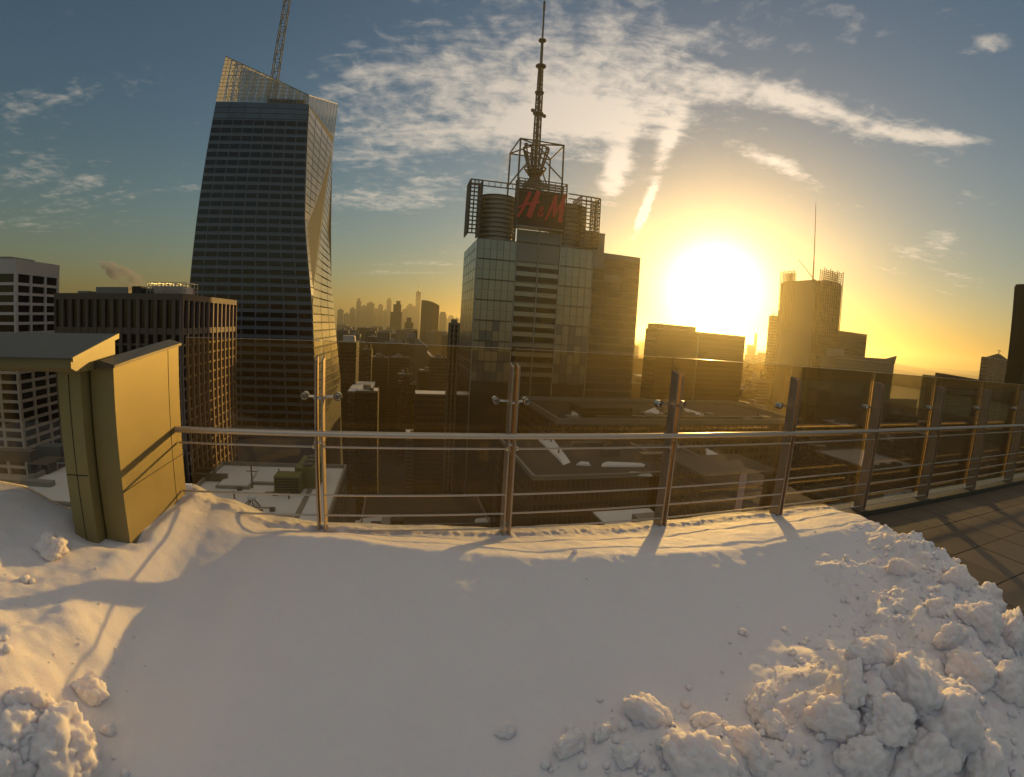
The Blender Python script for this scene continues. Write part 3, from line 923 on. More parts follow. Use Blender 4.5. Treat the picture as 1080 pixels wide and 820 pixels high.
# --- screened tower with a needle mast, right of the sun
def needle_tower():
    s0, n0, zt = grid_corner(864, 293, 555)
    n1 = side_n(824, 290, s0); s1 = hit_n(888.5, 294, n0)[0]
    claim(s0, s1, n0, n1)
    T = Thing('needle_tower', 'hazy tower with rod screens on its roof corners and a needle mast', 'building', (s0, n0, STREET))
    T.box('body', s0, s1, n0, n1, STREET, zt - 3, 'wall_dark')
    # rod screens standing proud of the walls and above the roof
    def screen(x0, x1, y0, y1, z0, z1, along):
        segs = []
        m = 9
        for i in range(m + 1):
            t = i / m
            p = (x0 + (x1 - x0) * t, y0 + (y1 - y0) * t)
            segs.append(((p[0], p[1], z0), (p[0], p[1], z1 - (i % 3) * 1.2), .42, .42))
        k = 0
        z = zt - 4
        while z < z1 - 1.5:
            segs.append(((x0, y0, z), (x1, y1, z), .36, .36)); z += 2.2
        T.tubes('rod_screen', segs, 'frame_steel', None, 4)
    top = zt + 11
    w = (n1 - n0)
    screen(s0 - 1, s0 - 1, n0 + w * .62, n1, zt - 60, top, 1)
    screen(s0 + 4, s0 + 4, n0 + w * .66, n1, zt - 4, top - 2, 1)
    screen(s0 + 6, s1, n0 - 1, n0 - 1, zt - 60, top + 1, 0)
    screen(s0 + 8, s1 - 1, n0 + 6, n0 + 6, zt - 4, top, 0)
    T.box('east_screen_wall', s0 - .6, s0, n0 + 4, n1 - 4, STREET + 60, zt - 2, 'mullion')
    T.box('north_screen_wall', s0 + 4, s1 - 4, n0 - .6, n0, STREET + 60, zt - 2, 'wall_dark')
    mxs, mz0 = hit_n(857.5, 292, n0 + w * .4)
    _, mz1 = hit_n(861, 212, n0 + w * .4)
    my = n0 + w * .4
    T.tubes('mast', [((mxs, my, zt - 4), (mxs, my, zt + 22), .95, .8), ((mxs, my, zt + 22), (mxs, my, mz1 - 6), .55, .35), ((mxs, my, mz1 - 6), (mxs, my, mz1), .2, .1)], 'frame_steel', None, 8)
    bx, bz = hit_n(842, 274, my)
    T.tubes('davit_arm', [((mxs + 3, my, zt + 1), (bx, my, bz), .5, .3), ((mxs + 3, my, zt - 3), (mxs + 3, my, zt + 2), .5, .5)], 'frame_steel', None, 6)
needle_tower()

# --- ordinary named towers, given by the corner nearest the camera
def slab(name, label, xl, xc, xr, yt, d, wall, roof='roof_dark', depth=None, extra=None, group=None, cat='building', bands=0, band_mat='mullion', z_low=STREET):
    """grid-aligned block; xl, xc, xr: photo columns of left edge, nearest corner and right edge at roof height yt"""
    s, n, zt = grid_corner(xc, yt, d)
    if s > 0:
        s0, n0 = s, n
        s1 = hit_n(xr, yt, n0)[0]
        n1 = side_n(xl, yt, s0) if xl < xc - .5 else n0 + (depth or 30)
        depth = None
    else:
        s1, n0 = s, n
        s0 = hit_n(xl, yt, n0)[0]
        n1 = side_n(xr, yt, s1) if xr > xc + .5 else n0 + (depth or 30)
        depth = None
    if depth: n1 = n0 + depth
    n1 = max(n1, n0 + 4)
    claim(s0, s1, n0, n1, z=zt)
    T = Thing(name, label, cat, (s0, n0, z_low), group)
    T.box('walls', s0, s1, n0, n1, z_low, zt, wall)
    T.box('parapet', s0 - .3, s1 + .3, n0 - .3, n0 + .2, zt - .8, zt + .5, 'concrete')
    T.box('roof', s0 + .4, s1 - .4, n0 + .4, n1 - .4, zt, zt + .25, roof)
    for k in range(bands):
        z = zt - 4 - k * 4
        T.box('floor_band', s0 - .2, s1 + .2, n0 - .25, n0 + .1, z - .6, z + .6, band_mat)
    if extra: extra(T, s0, s1, n0, n1, zt)
    return T, (s0, s1, n0, n1, zt)

# building below the sun: dark glass, two shoulders
def sun_block_extra(T, s0, s1, n0, n1, zt):
    m = s0 + (s1 - s0) * .42
    T.box('upper_storey', s0 + .5, m, n0 + 2, n1 - 2, zt + .25, zt + 4.2, 'wall_dark')
    T.box('glass_notch', m + .2, m + 2.2, n0 - .4, n0 + .3, zt - 70, zt - 2, 'pale_glass')
    for k in range(14):
        z = zt - 3 - k * 4.2
        T.box('floor_band', s0 + .3, s1 - .3, n0 - .12, n0 + .1, z - .4, z + .4, 'black_tower')
    T.tubes('flagpole', [((s1 - 8, n0 + 6, zt), (s1 - 8, n0 + 6, zt + 9), .15, .1)], 'frame_steel', None, 6)
slab('sunlit_block', 'dark glass office block directly below the low sun', 681, 694, 787, 347, 380, 'wall_dark', depth=46, extra=sun_block_extra)

def chimney():
    s, n, z = at_d(797.5, 353, 1500)
    T = Thing('chimney', 'slim hazy chimney stack in the gap left of the needle mast tower', 'chimney', (s, n, STREET))
    T.tubes('stack', [((s, n, STREET), (s, n, z), 6, 4.2), ((s, n, z), (s, n, z + 3), 4.8, 4.8)], 'wall_far', None, 12)
chimney()
slab('hazy_block', 'low hazy block beside the chimney stack', 788, 789, 795, 364, 1300, 'wall_far', depth=60)
slab('hazy_block', 'low hazy block between the chimney and the needle mast tower', 799, 800, 812, 372, 1200, 'wall_far', depth=60)
def finials(T, s0, s1, n0, n1, zt):
    for i in range(5):
        x = s0 + (s1 - s0) * (i + .5) / 5
        T.tubes('finial', [((x, n0 + 3, zt), (x, n0 + 3, zt + 5 + (i % 2) * 3), .5, .2)], 'frame_steel', None, 5)
slab('stone_tower', 'narrow stone tower pressed against the needle mast tower', 811, 815, 826, 333, 620, 'wall_tan', depth=30, extra=finials)
slab('grey_block', 'plain grey block behind the right flank of the needle mast tower', 872, 884, 915, 349, 640, 'wall_grey', depth=40)
def slant_extra(T, s0, s1, n0, n1, zt):
    # a roof screen that rises to the west corner
    zr = zt + 6.5
    v = [(s0, n0 - .5, zt), (s1, n0 - .5, zt), (s1 + 2, n0 - .5, zr), (s1 - 14, n0 - .5, zt + 3), (s0, n0 - .5, zt + 1.5),
         (s0, n0 + .8, zt), (s1, n0 + .8, zt), (s1 + 2, n0 + .8, zr), (s1 - 14, n0 + .8, zt + 3), (s0, n0 + .8, zt + 1.5)]
    f = [(0, 1, 2, 3, 4), (9, 8, 7, 6, 5), (0, 5, 6, 1), (1, 6, 7, 2), (2, 7, 8, 3), (3, 8, 9, 4), (4, 9, 5, 0)]
    T.mesh('roof_screen', v, f, 'curtain')
    for k in range(16):
        z = zt - 3 - k * 4
        T.box('floor_band', s0 + .2, s1 - .2, n0 - .3, n0 + .1, z - .5, z + .5, 'mullion')
    T.box('penthouse', s0 + 6, s0 + 20, n0 + 8, n0 + 16, zt + .25, zt + 7, 'concrete')
slab('slant_roof_tower', 'dark glass tower with roof screen rising to one corner, left of the river', 866, 882, 944, 377, 430, 'curtain', depth=40, extra=slant_extra)
slab('bank_block', 'hazy low block on the near river bank', 935, 938, 968, 421, 900, 'wall_brown', depth=70)
slab('shore_tower', 'pale hazy tower standing by the river, left of the dark slanted roof', 973, 979, 994, 396, 800, 'wall_grey', depth=40)
def wedge_extra(T, s0, s1, n0, n1, zt):
    d = 7.0
    v = [(s0 - .2, n0 - .2, zt + .3), (s1 + .2, n0 - .2, zt + .3), (s1 + .2, n1, zt + .3), (s0 - .2, n1, zt + .3), (s0 - .2, n0 - .2, zt + d), (s0 - .2, n1, zt + d), (s1 - 3, n0 - .2, zt + d * .72), (s1 - 3, n1, zt + d * .72)]
    f = [(0, 1, 6, 4), (3, 5, 7, 2), (0, 4, 5, 3), (4, 6, 7, 5), (1, 2, 7, 6), (0, 3, 2, 1)]
    T.mesh('sloping_roof', v, f, 'roof_dark')
    for k in range(6):
        T.box('floor_band', s0, s1, n0 - .5, n0 + .1, zt - 3 - k * 4, zt - 2 - k * 4, 'concrete')
    T.box('snow_ledge', s0 + 2, s1 - 2, n0 - 1.2, n0 - .2, zt - 4, zt - 3.6, 'roof_snow')
slab('wedge_roof_block', 'dark block with sloping slab roof seen over the right railing', 985, 994, 1038, 407, 330, 'wall_dark', depth=28, extra=wedge_extra)
def crown_extra(T, s0, s1, n0, n1, zt):
    cx, cy = (s0 + s1) / 2 + 2, (n0 + n1) / 2
    v = [(s0 + 4, n0 + 2, zt), (s1 - 2, n0 + 2, zt), (s1 - 2, n1 - 2, zt), (s0 + 4, n1 - 2, zt), (cx - 4, cy, zt + 5), (cx + 4, cy, zt + 5)]
    T.mesh('hipped_cap', v, [(0, 1, 5, 4), (1, 2, 5), (2, 3, 4, 5), (3, 0, 4)], 'roof_dark')
    T.tubes('roof_crane', [((cx, cy, zt + 4), (cx, cy, zt + 8), .5, .4), ((cx - 4, cy, zt + 8.5), (cx + 5, cy, zt + 8), .3, .3)], 'frame_steel', None, 5)
    for i in range(5):
        x = s0 + (s1 - s0) * (i + .5) / 5
        T.box('pier', x - .5, x + .5, n0 - .4, n0 + .1, zt - 80, zt - 1, 'concrete')
slab('capped_tower', 'grey tower with small dark hipped cap beside the black tower', 1035, 1041, 1068, 377, 560, 'wall_grey', depth=36, extra=crown_extra)
def black_extra(T, s0, s1, n0, n1, zt):
    for i in range(14):
        x = s0 + (s1 - s0) * i / 14
        T.box('rib', x, x + .8, n0 - .5, n0 + .1, STREET + 30, zt - 1, 'black_tower')
        y = n0 + (n1 - n0) * i / 14
        T.box('rib', s0 - .5, s0 + .1, y, y + .8, STREET + 30, zt - 1, 'black_tower')
slab('black_tower', 'tall black ribbed tower at the right edge', 1071, 1088, 1120, 300, 300, 'black_tower', depth=30, extra=black_extra)

# lower blocks in the middle distance, between the two great towers
def round_top(name, label, x0, x1, yl, yr, d, wall):
    sa, na, za = at_d(x0, yl, d); sb, nb, zb = at_d(x1, yr, d)
    T = Thing(name, label, 'building', (sa, na, STREET))
    m = 14
    vs = []
    for i in range(m + 1):
        t = i / m
        p = Vector((sa, na)).lerp(Vector((sb, nb)), t)
        bulge = 22 * math.sin(math.pi * t)
        z = za + (zb - za) * t ** 2.2
        vs += [(p.x, p.y - bulge * .5, STREET), (p.x, p.y - bulge * .5, z), (p.x, p.y + 40, STREET), (p.x, p.y + 40, z)]
    fs = []
    for i in range(m):
        a, b = i * 4, i * 4 + 4
        fs += [(a, b, b + 1, a + 1), (a + 1, b + 1, b + 3, a + 3), (a + 2, a + 3, b + 3, b + 2)]
    fs += [(0, 1, 3, 2), (m * 4, m * 4 + 2, m * 4 + 3, m * 4 + 1)]
    T.mesh('walls', vs, fs, wall)
    T.tubes('roof_rail', [((vs[i * 4 + 1]), (vs[i * 4 + 5]), 1.0, 1.0) for i in range(m)], 'frame_steel', None, 4)
    claim(sa - 5, sb + 5, min(na, nb) - 15, max(na, nb) + 45)
round_top('curved_tower', 'dark tower with curved top right of the thin far spire', 445, 463.5, 317, 323, 1450, 'wall_dark')

def stepped(name, label, parts, d, wall):
    s, n, z = at_d(parts[0][0], parts[0][2], d)
    T = Thing(name, label, 'building', (s, n, STREET))
    for i, (x0, x1, yt) in enumerate(parts):
        a, na, za = at_d(x0, yt, d); b, nb_, zb = at_d(x1, yt, d)
        T.box('walls' if i == 0 else 'upper_tier', a, b, n + i * 1.5, n + 45 - i * 2, STREET, za, wall)
    claim(s - 10, s + 60, n, n + 50)
    return T
stepped('stepped_tower', 'slim dark tower with stepped crown left of the thin far spire', [(412, 424, 329), (415, 423.5, 321), (418, 422.5, 317.5)], 2100, 'wall_dark')
stepped('stepped_tower', 'short dark tower with stepped crown between spire and stepped tall tower', [(427, 436, 340), (429, 434, 335)], 1700, 'wall_dark')
stepped('hazy_tower', 'pale hazy tower just right of the curved dark tower', [(464, 471, 331), (465, 470, 329)], 3000, 'wall_far')

def row_windows(cols, rows, mat='win_dark', pane=(.6, .55), fh=3.9, lit=0):
    def f(T, s0, s1, n0, n1, zt):
        facade_front(T, s0 + .5, s1 - .5, n0, zt - 1.5 - rows * fh, zt - 1.5, cols, rows, mat, pane, 'window', .2, lit=lit)
    return f
def beige_extra(T, s0, s1, n0, n1, zt):
    T.box('penthouse', s0 + 6, s1 - 12, n0 + 6, n1 - 6, zt + .25, zt + 7, 'concrete')
    T.box('water_tank', s0 + 4, s0 + 9, n0 + 8, n0 + 13, zt + .25, zt + 11, 'wall_brown')
    row_windows(9, 10)(T, s0, s1, n0, n1, zt)
slab('beige_block', 'beige block with long window rows below the stepped dark towers', 400, 434, 437, 357, 720, 'concrete', roof='roof_snow', extra=beige_extra)
slab('striped_block', 'narrow tan block with upright piers beside the beige block', 437, 450, 451, 366, 640, 'wall_tan', roof='roof_snow', depth=30)
def dark_left_extra(T, s0, s1, n0, n1, zt):
    T.box('penthouse', s0 + 3, s0 + 14, n0 + 4, n0 + 14, zt + .25, zt + 6, 'white_stone')
    T.box('bulkhead', s1 - 6, s1 - 2, n0 + 4, n0 + 12, zt + .25, zt + 5, 'white_stone')
    row_windows(6, 12, 'win_dark', (.7, .5))(T, s0, s1, n0, n1, zt)
slab('dark_block', 'near-black block with sunlit penthouse right of the faceted tower', 358, 376, 379, 361, 480, 'wall_dark', extra=dark_left_extra)
def cream_extra(T, s0, s1, n0, n1, zt):
    facade_front(T, s0 + .6, s1 - .6, n0, zt - 60, zt - 3, 6, 14, 'win_dark', (.45, .6), 'window', .25, lit=0)
    for i in range(7):
        x = s0 + .6 + (s1 - s0 - 1.2) * i / 6
        T.box('pier', x - .45, x + .45, n0 - .5, n0 + .1, STREET + 40, zt - .5, 'concrete')
    T.box('stair_head', s0 + 2, s0 + 6, n0 + 4, n0 + 9, zt + .25, zt + 3, 'concrete')
slab('pier_block', 'tan masonry block with rows of windows hugging the sign tower', 473, 474, 502, 341, 330, 'wall_tan', depth=30, extra=cream_extra)
slab('low_block', 'dark low block with four pale window rows behind the second post', 437, 438, 474, 416, 360, 'wall_dark', roof='roof_snow', depth=40, extra=row_windows(10, 5, 'curtain', (.7, .4), 4.6))
slab('low_block', 'dark low block with snowy roof left of the window-row block', 398, 420, 424, 402, 520, 'wall_brown', roof='roof_snow', depth=36)
slab('low_block', 'small block with bright snow roof under the curved tower', 440, 462, 466, 385, 700, 'wall_brown', roof='roof_snow', depth=60)
slab('low_block', 'squat brown block with snow patch behind the first post', 366, 392, 396, 414, 430, 'wall_brown', roof='roof_snow', depth=40)

# --- far downtown skyline, one tower each
FAR = [(359, 6, 327), (366, 5, 331), (372, 6, 326), (378.5, 5, 318), (384, 6, 323), (391, 8, 320), (396.5, 4, 326), (401.5, 5, 322), (406, 4, 328), (410.5, 5, 317),
       (427, 6, 327), (433, 9, 323), (437.5, 4, 327), (450, 8, 330), (476, 6, 334), (482, 5, 336), (488, 5, 335), (363, 4, 333), (387.5, 5, 329), (394, 5, 331), (416, 7, 331), (422, 5, 332), (470, 5, 336)]
ORD = 'first second third fourth fifth sixth seventh eighth ninth tenth eleventh twelfth thirteenth fourteenth fifteenth sixteenth seventeenth eighteenth nineteenth twentieth twenty-first'.split()
LEFT = sorted([f for f in FAR if f[0] < 441.5], key=lambda f: -f[0]); RIGHT = sorted([f for f in FAR if f[0] > 441.5])
for i, (x, w, y) in enumerate(FAR):
    fx = (x, w, y)
    where = ORD[LEFT.index(fx)] + ' left of' if fx in LEFT else ORD[RIGHT.index(fx)] + ' right of'
    d = 4700 + 900 * rnd.random()
    s, n, z = at_d(x, y, d); hw = w / 2 / F * d
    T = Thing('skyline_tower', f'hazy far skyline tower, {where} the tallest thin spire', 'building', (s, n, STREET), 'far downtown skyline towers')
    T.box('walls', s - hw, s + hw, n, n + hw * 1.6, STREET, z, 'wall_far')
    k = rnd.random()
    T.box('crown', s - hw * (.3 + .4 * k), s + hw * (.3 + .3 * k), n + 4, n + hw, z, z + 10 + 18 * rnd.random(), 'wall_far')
    if i % 3 == 0: T.tubes('antenna', [((s, n + hw * .5, z), (s, n + hw * .5, z + 45), 2.0, .8)], 'wall_far', None, 5)
def far_spire():
    d = 5300
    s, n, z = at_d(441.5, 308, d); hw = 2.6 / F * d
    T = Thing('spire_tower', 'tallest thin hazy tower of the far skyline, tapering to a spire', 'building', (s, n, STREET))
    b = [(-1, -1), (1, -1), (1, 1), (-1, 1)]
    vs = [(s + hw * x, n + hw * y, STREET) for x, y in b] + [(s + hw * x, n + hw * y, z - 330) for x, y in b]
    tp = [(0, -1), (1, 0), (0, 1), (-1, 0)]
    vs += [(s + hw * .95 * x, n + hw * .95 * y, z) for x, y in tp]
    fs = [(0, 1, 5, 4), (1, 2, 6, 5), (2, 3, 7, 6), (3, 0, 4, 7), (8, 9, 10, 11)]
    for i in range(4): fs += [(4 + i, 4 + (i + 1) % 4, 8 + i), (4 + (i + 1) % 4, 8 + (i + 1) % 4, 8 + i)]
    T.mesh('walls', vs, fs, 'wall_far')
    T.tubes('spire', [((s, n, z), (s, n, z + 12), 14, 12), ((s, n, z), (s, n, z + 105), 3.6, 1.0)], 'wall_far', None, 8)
far_spire()

# --- the flat-roofed neighbour straight ahead and the snowy roofs below the railing
def roof_block(name, label, corners_px, z, wall, roofmat, parapet=1.2, th=.6):
    """a lower building whose roof outline is known: near-left, near-right, far-left sight lines on the roof plane"""
    (xa, ya), (xb, yb), (xf, yf) = corners_px
    s0, na = hit_z(xa, ya, z); s1, nb_ = hit_z(xb, yb, z); _, nf = hit_z(xf, yf, z)
    n0, n1 = na, nf
    claim(s0, s1, n0, n1, z=z)
    T = Thing(name, label, 'building', (s0, n0, STREET))
    T.box('walls', s0, s1, n0, n1, STREET, z - .3, wall)
    T.box('roof', s0 + th, s1 - th, n0 + th, n1 - th, z - .3, z, roofmat)
    for (a, b, c, d) in ((s0, s1, n0, n0 + th), (s0, s1, n1 - th, n1), (s0, s0 + th, n0 + th, n1 - th), (s1 - th, s1, n0 + th, n1 - th)):
        T.box('parapet', a, b, c, d, z - .31, z + parapet, 'concrete')
    return T, (s0, s1, n0, n1)

T, (s0, s1, n0, n1) = roof_block('snowy_roof_block', 'lower block with snow roof and green plant units beside the clad pier', ((160, 556), (346, 553), (230, 490)), -46, 'wall_tan', 'roof_snow')
def roof_plant(T, s0, s1, n0, n1):
    z = -46
    cx, cy = hit_z(303, 522, z); w = 7.5
    H = T.holder('plant_unit', cx, cy, z)
    T.box('housing', cx - 3.6, cx + 3.6, cy, cy + 5, z, z + 5.2, 'unit_green', H)
    T.box('housing', cx + 1.5, cx + 8, cy + 5.2, cy + 18, z, z + 6.2, 'unit_green', H)
    for i in range(6):
        T.box('louvre', cx - 3.3, cx + 3.3, cy - .15, cy + .02, z + .5 + i * .75, z + .9 + i * .75, 'groove', H)
    for i in range(3):
        T.tubes('fan', [((cx + 4.7, cy + 7.5 + i * 4, z + 6.2), (cx + 4.7, cy + 7.5 + i * 4, z + 6.9), 1.5, 1.5)], 'mullion', H, 12)
    ax, ay = hit_z(232, 514, z); bx, by = hit_z(290, 512, z)
    for i, (px, py) in enumerate(((245, 516), (278, 512))):
        a, b = hit_z(px, py, z)
        T.box('skylight_kerb', a - 5, a + 5, b, b + 12, z, z + .7, 'concrete')
        T.box('skylight_snow', a - 4.4, a + 4.4, b + .6, b + 11.4, z + .7, z + 1.0, 'roof_snow')
    fx, fy = hit_z(266, 534, z)
    H2 = T.holder('exhaust_fan', fx, fy, z)
    segs = []
    for k in range(6):
        a = k * math.pi / 3; segs.append(((fx + 2.2 * math.cos(a), fy + 2.2 * math.sin(a), z), (fx + .3 * math.cos(a), fy + .3 * math.sin(a), z + 2.0), .16, .16))
    T.tubes('leg_frame', segs, 'frame_steel', H2, 5)
    T.tubes('cowl', [((fx, fy, z + 1.9), (fx, fy, z + 2.6), 1.0, 1.3), ((fx, fy, z + 2.6), (fx, fy, z + 3.4), 1.3, .5)], 'roof_snow', H2, 12)
    for i, (px, py, hx) in enumerate(((213, 500, 4), (222, 508, 5), (205, 495, 3))):
        a, b = hit_z(px, py, z)
        T.box('duct', a - hx, a + hx, b, b + 1.6, z, z + 1.6 + i * .5, 'mullion')
    px, py = hit_z(262, 520, z)
    T.tubes('vent_pipe', [((px, py + 4, z), (px, py + 4, z + 7), .25, .25), ((px - 1.5, py + 4, z + 5), (px + 1.5, py + 4, z + 5), .15, .15)], 'frame_steel', None, 6)
    for i in range(16):
        a, b = s0 + 3 + (s1 - s0 - 14) * rnd.random(), n0 + 3 + (n1 - n0 - 8) * rnd.random()
        k = i % 4
        if k == 0: T.tubes('vent_pipe', [((a, b, z), (a, b, z + 1.2 + rnd.random()), .22, .22)], 'frame_steel', None, 8)
        elif k == 1: T.box('vent_box', a, a + 1.2, b, b + 1.2, z, z + .9, 'mullion')
        elif k == 2: T.box('duct', a, a + 4 * rnd.random() + 2, b, b + .8, z, z + .8, 'concrete')
        else: T.box('walkway', a, a + 7, b, b + .9, z, z + .12, 'concrete')
    T.box('roof_path', s1 - 9, s1 - 7.6, n0 + 2, n1 - 3, z, z + .25, 'concrete')
roof_plant(T, s0, s1, n0, n1)

T, (s0, s1, n0, n1) = roof_block('terrace_roof_block', 'lower block with snow terrace seen under the clad beam', ((-90, 565), (74, 560), (40, 470)), -38, 'wall_brown', 'roof_snow')
z = -38
for (px, py, w, dd, h, m) in ((20, 512, 9, 2, 1.2, 'concrete'), (40, 500, 3, 8, 2.4, 'wall_brown'), (14, 487, 6, 3, 3.0, 'granite'), (52, 484, 4, 4, 3.5, 'mullion'), (32, 532, 12, 1, .8, 'concrete')):
    a, b = hit_z(px, py, z); T.box('roof_plant', a - w, a + w, b, b + dd, z, z + h, m)
a, b = hit_z(30, 495, z)
T.tubes('roof_rail', [((s0 + 2, b, z + 2.2), (s1 - 1, b, z + 2.2), .12, .12)] + [((s0 + 2 + i * 4, b, z), (s0 + 2 + i * 4, b, z + 2.2), .1, .1) for i in range(int((s1 - s0 - 3) / 4))], 'mullion_pale', None, 5)

T, (s0, s1, n0, n1) = roof_block('theatre_block', 'broad dark flat-roofed block with snow drifts straight ahead below the tower', ((588, 447), (838, 444), (600, 423)), -34, 'wall_brown', 'roof_dark', 2.0, .9)
def drift(T, pts_px, z, h=.6):
    vs = []
    P = [hit_z(px, py, z) for px, py in pts_px]
    cx = sum(p[0] for p in P) / len(P); cy = sum(p[1] for p in P) / len(P)
    # a drift has a soft, ragged outline
    Q = []
    for i in range(len(P)):
        (a, b), (c, d) = P[i], P[(i + 1) % len(P)]
        for k in range(4):
            t = k / 4; x, y = a + (c - a) * t, b + (d - b) * t
            w = .93 + .14 * noise.noise(Vector((x * .3, y * .3, 0)))
            Q.append((cx + (x - cx) * w, cy + (y - cy) * w))
    m = len(Q)
    for a, b in Q: vs.append((a, b, z + .02))
    for a, b in Q: vs.append((cx + (a - cx) * .8, cy + (b - cy) * .8, z + h))
    fs = [(i, (i + 1) % m, m + (i + 1) % m, m + i) for i in range(m)] + [tuple(m + i for i in range(m))]
    T.mesh('snow_drift', vs, fs, 'roof_snow')
for pts in ([(640, 437), (655, 431), (664, 437)], [(675, 437), (690, 430), (700, 437)], [(735, 439), (760, 441), (775, 443), (740, 443)], [(720, 431), (745, 438), (725, 438)], [(602, 438), (604, 427), (612, 432), (618, 439)]): drift(T, pts, -34)
T.box('penthouse', s0 + (s1 - s0) * .12, s0 + (s1 - s0) * .30, n0 + 14, n0 + 30, -34, -30, 'wall_dark')
for i in range(9):
    a, b = s0 + 6 + i * (s1 - s0 - 14) / 9 + 4 * rnd.random(), n0 + 5 + 30 * rnd.random()
    T.box('skylight', a, a + 5, b, b + 4, -34, -32.8, 'concrete')
    T.tubes('vent_pipe', [((a - 3, b + 2, -34), (a - 3, b + 2, -31.5), .35, .35)], 'frame_steel', None, 6)
T.box('rooftop_duct', s0 + 20, s1 - 20, n0 + 9, n0 + 10.4, -34, -32.4, 'mullion')
T, (s0, s1, n0, n1) = roof_block('low_terrace_block', 'dark low block with a diagonal snow lane behind the third post', ((562, 506), (733, 505), (572, 461)), -40, 'wall_dark', 'roof_dark', 1.0, .8)
for pts in ([(566, 463), (584, 463), (604, 490), (594, 491)], [(606, 491), (612, 488), (622, 489), (624, 492)], [(634, 488), (682, 490), (682, 493), (634, 493)], [(662, 499), (690, 500), (688, 503), (662, 502)], [(704, 492), (716, 487), (726, 494), (726, 499), (704, 498)]): drift(T, pts, -40)
for (px, py) in ((574, 466), (581, 468), (589, 480), (640, 476), (668, 482), (700, 478)):
    a, b = hit_z(px, py, -40); T.tubes('vent_pipe', [((a, b, -40), (a, b, -37.5), .25, .25), ((a, b, -37.5), (a + .8, b, -37.3), .3, .3)], 'frame_steel', None, 6)
for (px, py, w) in ((620, 474, 6), (655, 470, 4), (690, 486, 5), (645, 482, 3)):
    a, b = hit_z(px, py, -40); T.box('roof_plant', a - w, a + w, b, b + 3, -40, -37.6, 'mullion')
T, _ = roof_block('corner_roof_block', 'small dark block with white triangular roof drifts left of the pink banner', ((738, 512), (800, 512), (742, 470)), -43, 'wall_brown', 'roof_dark', 1.2)
drift(T, [(744, 473), (764, 483), (744, 484)], -43); drift(T, [(740, 498), (748, 494), (756, 500)], -43)
T, (s0, s1, n0, n1) = roof_block('bright_roof_block', 'low block with a wide bright snow roof below the river', ((920, 497), (974, 494), (926, 472)), -60, 'wall_brown', 'roof_snow', .8)
for i in range(5): T.box('roof_plant', s0 + 6 + i * 6, s0 + 9 + i * 6, n0 + 1.5, n0 + 4, -60, -58 + (i % 2), 'roof_dark')
T, _ = roof_block('court_block', 'low brown block with snow strips under the fifth railing bay', ((902, 540), (985, 532), (910, 508)), -70, 'wall_brown', 'roof_dark', 1.0)
drift(T, [(922, 506), (960, 502), (962, 506), (924, 511)], -70); drift(T, [(930, 522), (962, 516), (964, 519), (932, 526)], -70)
T, _ = roof_block('yard_block', 'low dark block with patchy snow below the second railing bay', ((380, 556), (520, 560), (384, 524)), -80, 'wall_dark', 'roof_dark', 1.0)
drift(T, [(378, 547), (410, 545), (410, 553), (380, 556)], -80); drift(T, [(440, 556), (470, 555), (470, 560), (441, 561)], -80)
drift(T, [(500, 548), (518, 546), (518, 552), (501, 553)], -80)

def banner():
    s, n, z1 = at_d(785, 500, 130); _, _, z0 = at_d(778, 548, 130)
    T = Thing('hanging_banner', 'tall pink banner sign on a dark wall below the railing', 'sign', (s, n, z0 - 4))
    T.box('panel', s - 1.1, s + 1.1, n, n + .3, z0, z1, 'pink_banner')
    T.tubes('bracket', [((s - 1.3, n + .15, z1 + .2), (s + 1.3, n + .15, z1 + .2), .12, .12), ((s, n + .15, z1 + .2), (s, n + 3, z1 + .2), .15, .15)], 'frame_steel', None, 6)
    W = Thing('banner_block', 'dark block on whose wall the pink banner hangs', 'building', (s - 12, n + 2, STREET))
    W.box('walls', s - 12, s + 16, n + 1.2, n + 22, STREET, z1 - 1, 'wall_dark'); W.box('roof', s - 11.5, s + 15.5, n + 1.7, n + 21.5, z1 - 1, z1 - .6, 'roof_dark')
    claim(s - 12, s + 16, n - 2, n + 22)
    s, n, z = at_d(906, 546, 118)
    B = Thing('blue_light_patch', 'blue sheet on poles standing in for a blue light below the fifth post', 'blue_light_patch', (s, n, z - 6))
    vs, fs = [], []
    for j in range(5):
        for i in range(6):
            vs.append((s - 2 + i * .8 + .2 * math.sin(j * 1.7), n + .5 * math.sin(i * 1.9 + j), z - 4 + j * 1.5))
    for j in range(4):
        for i in range(5): a = j * 6 + i; fs.append((a, a + 1, a + 7, a + 6))
    B.mesh('sheet', vs, fs, 'blue_light_colour')  # made-up sheet: a blue light is put into its colour
    B.tubes('scaffold', [((s - 2 + i * 2, n + .8, z - 40), (s - 2 + i * 2, n + .8, z + 2.2), .1, .1) for i in range(3)] + [((s - 2.5, n + .8, z + k * 2), (s + 2.5, n + .8, z + k * 2), .08, .08) for k in (-2, 0, 1)], 'frame_steel', None, 5)
banner()

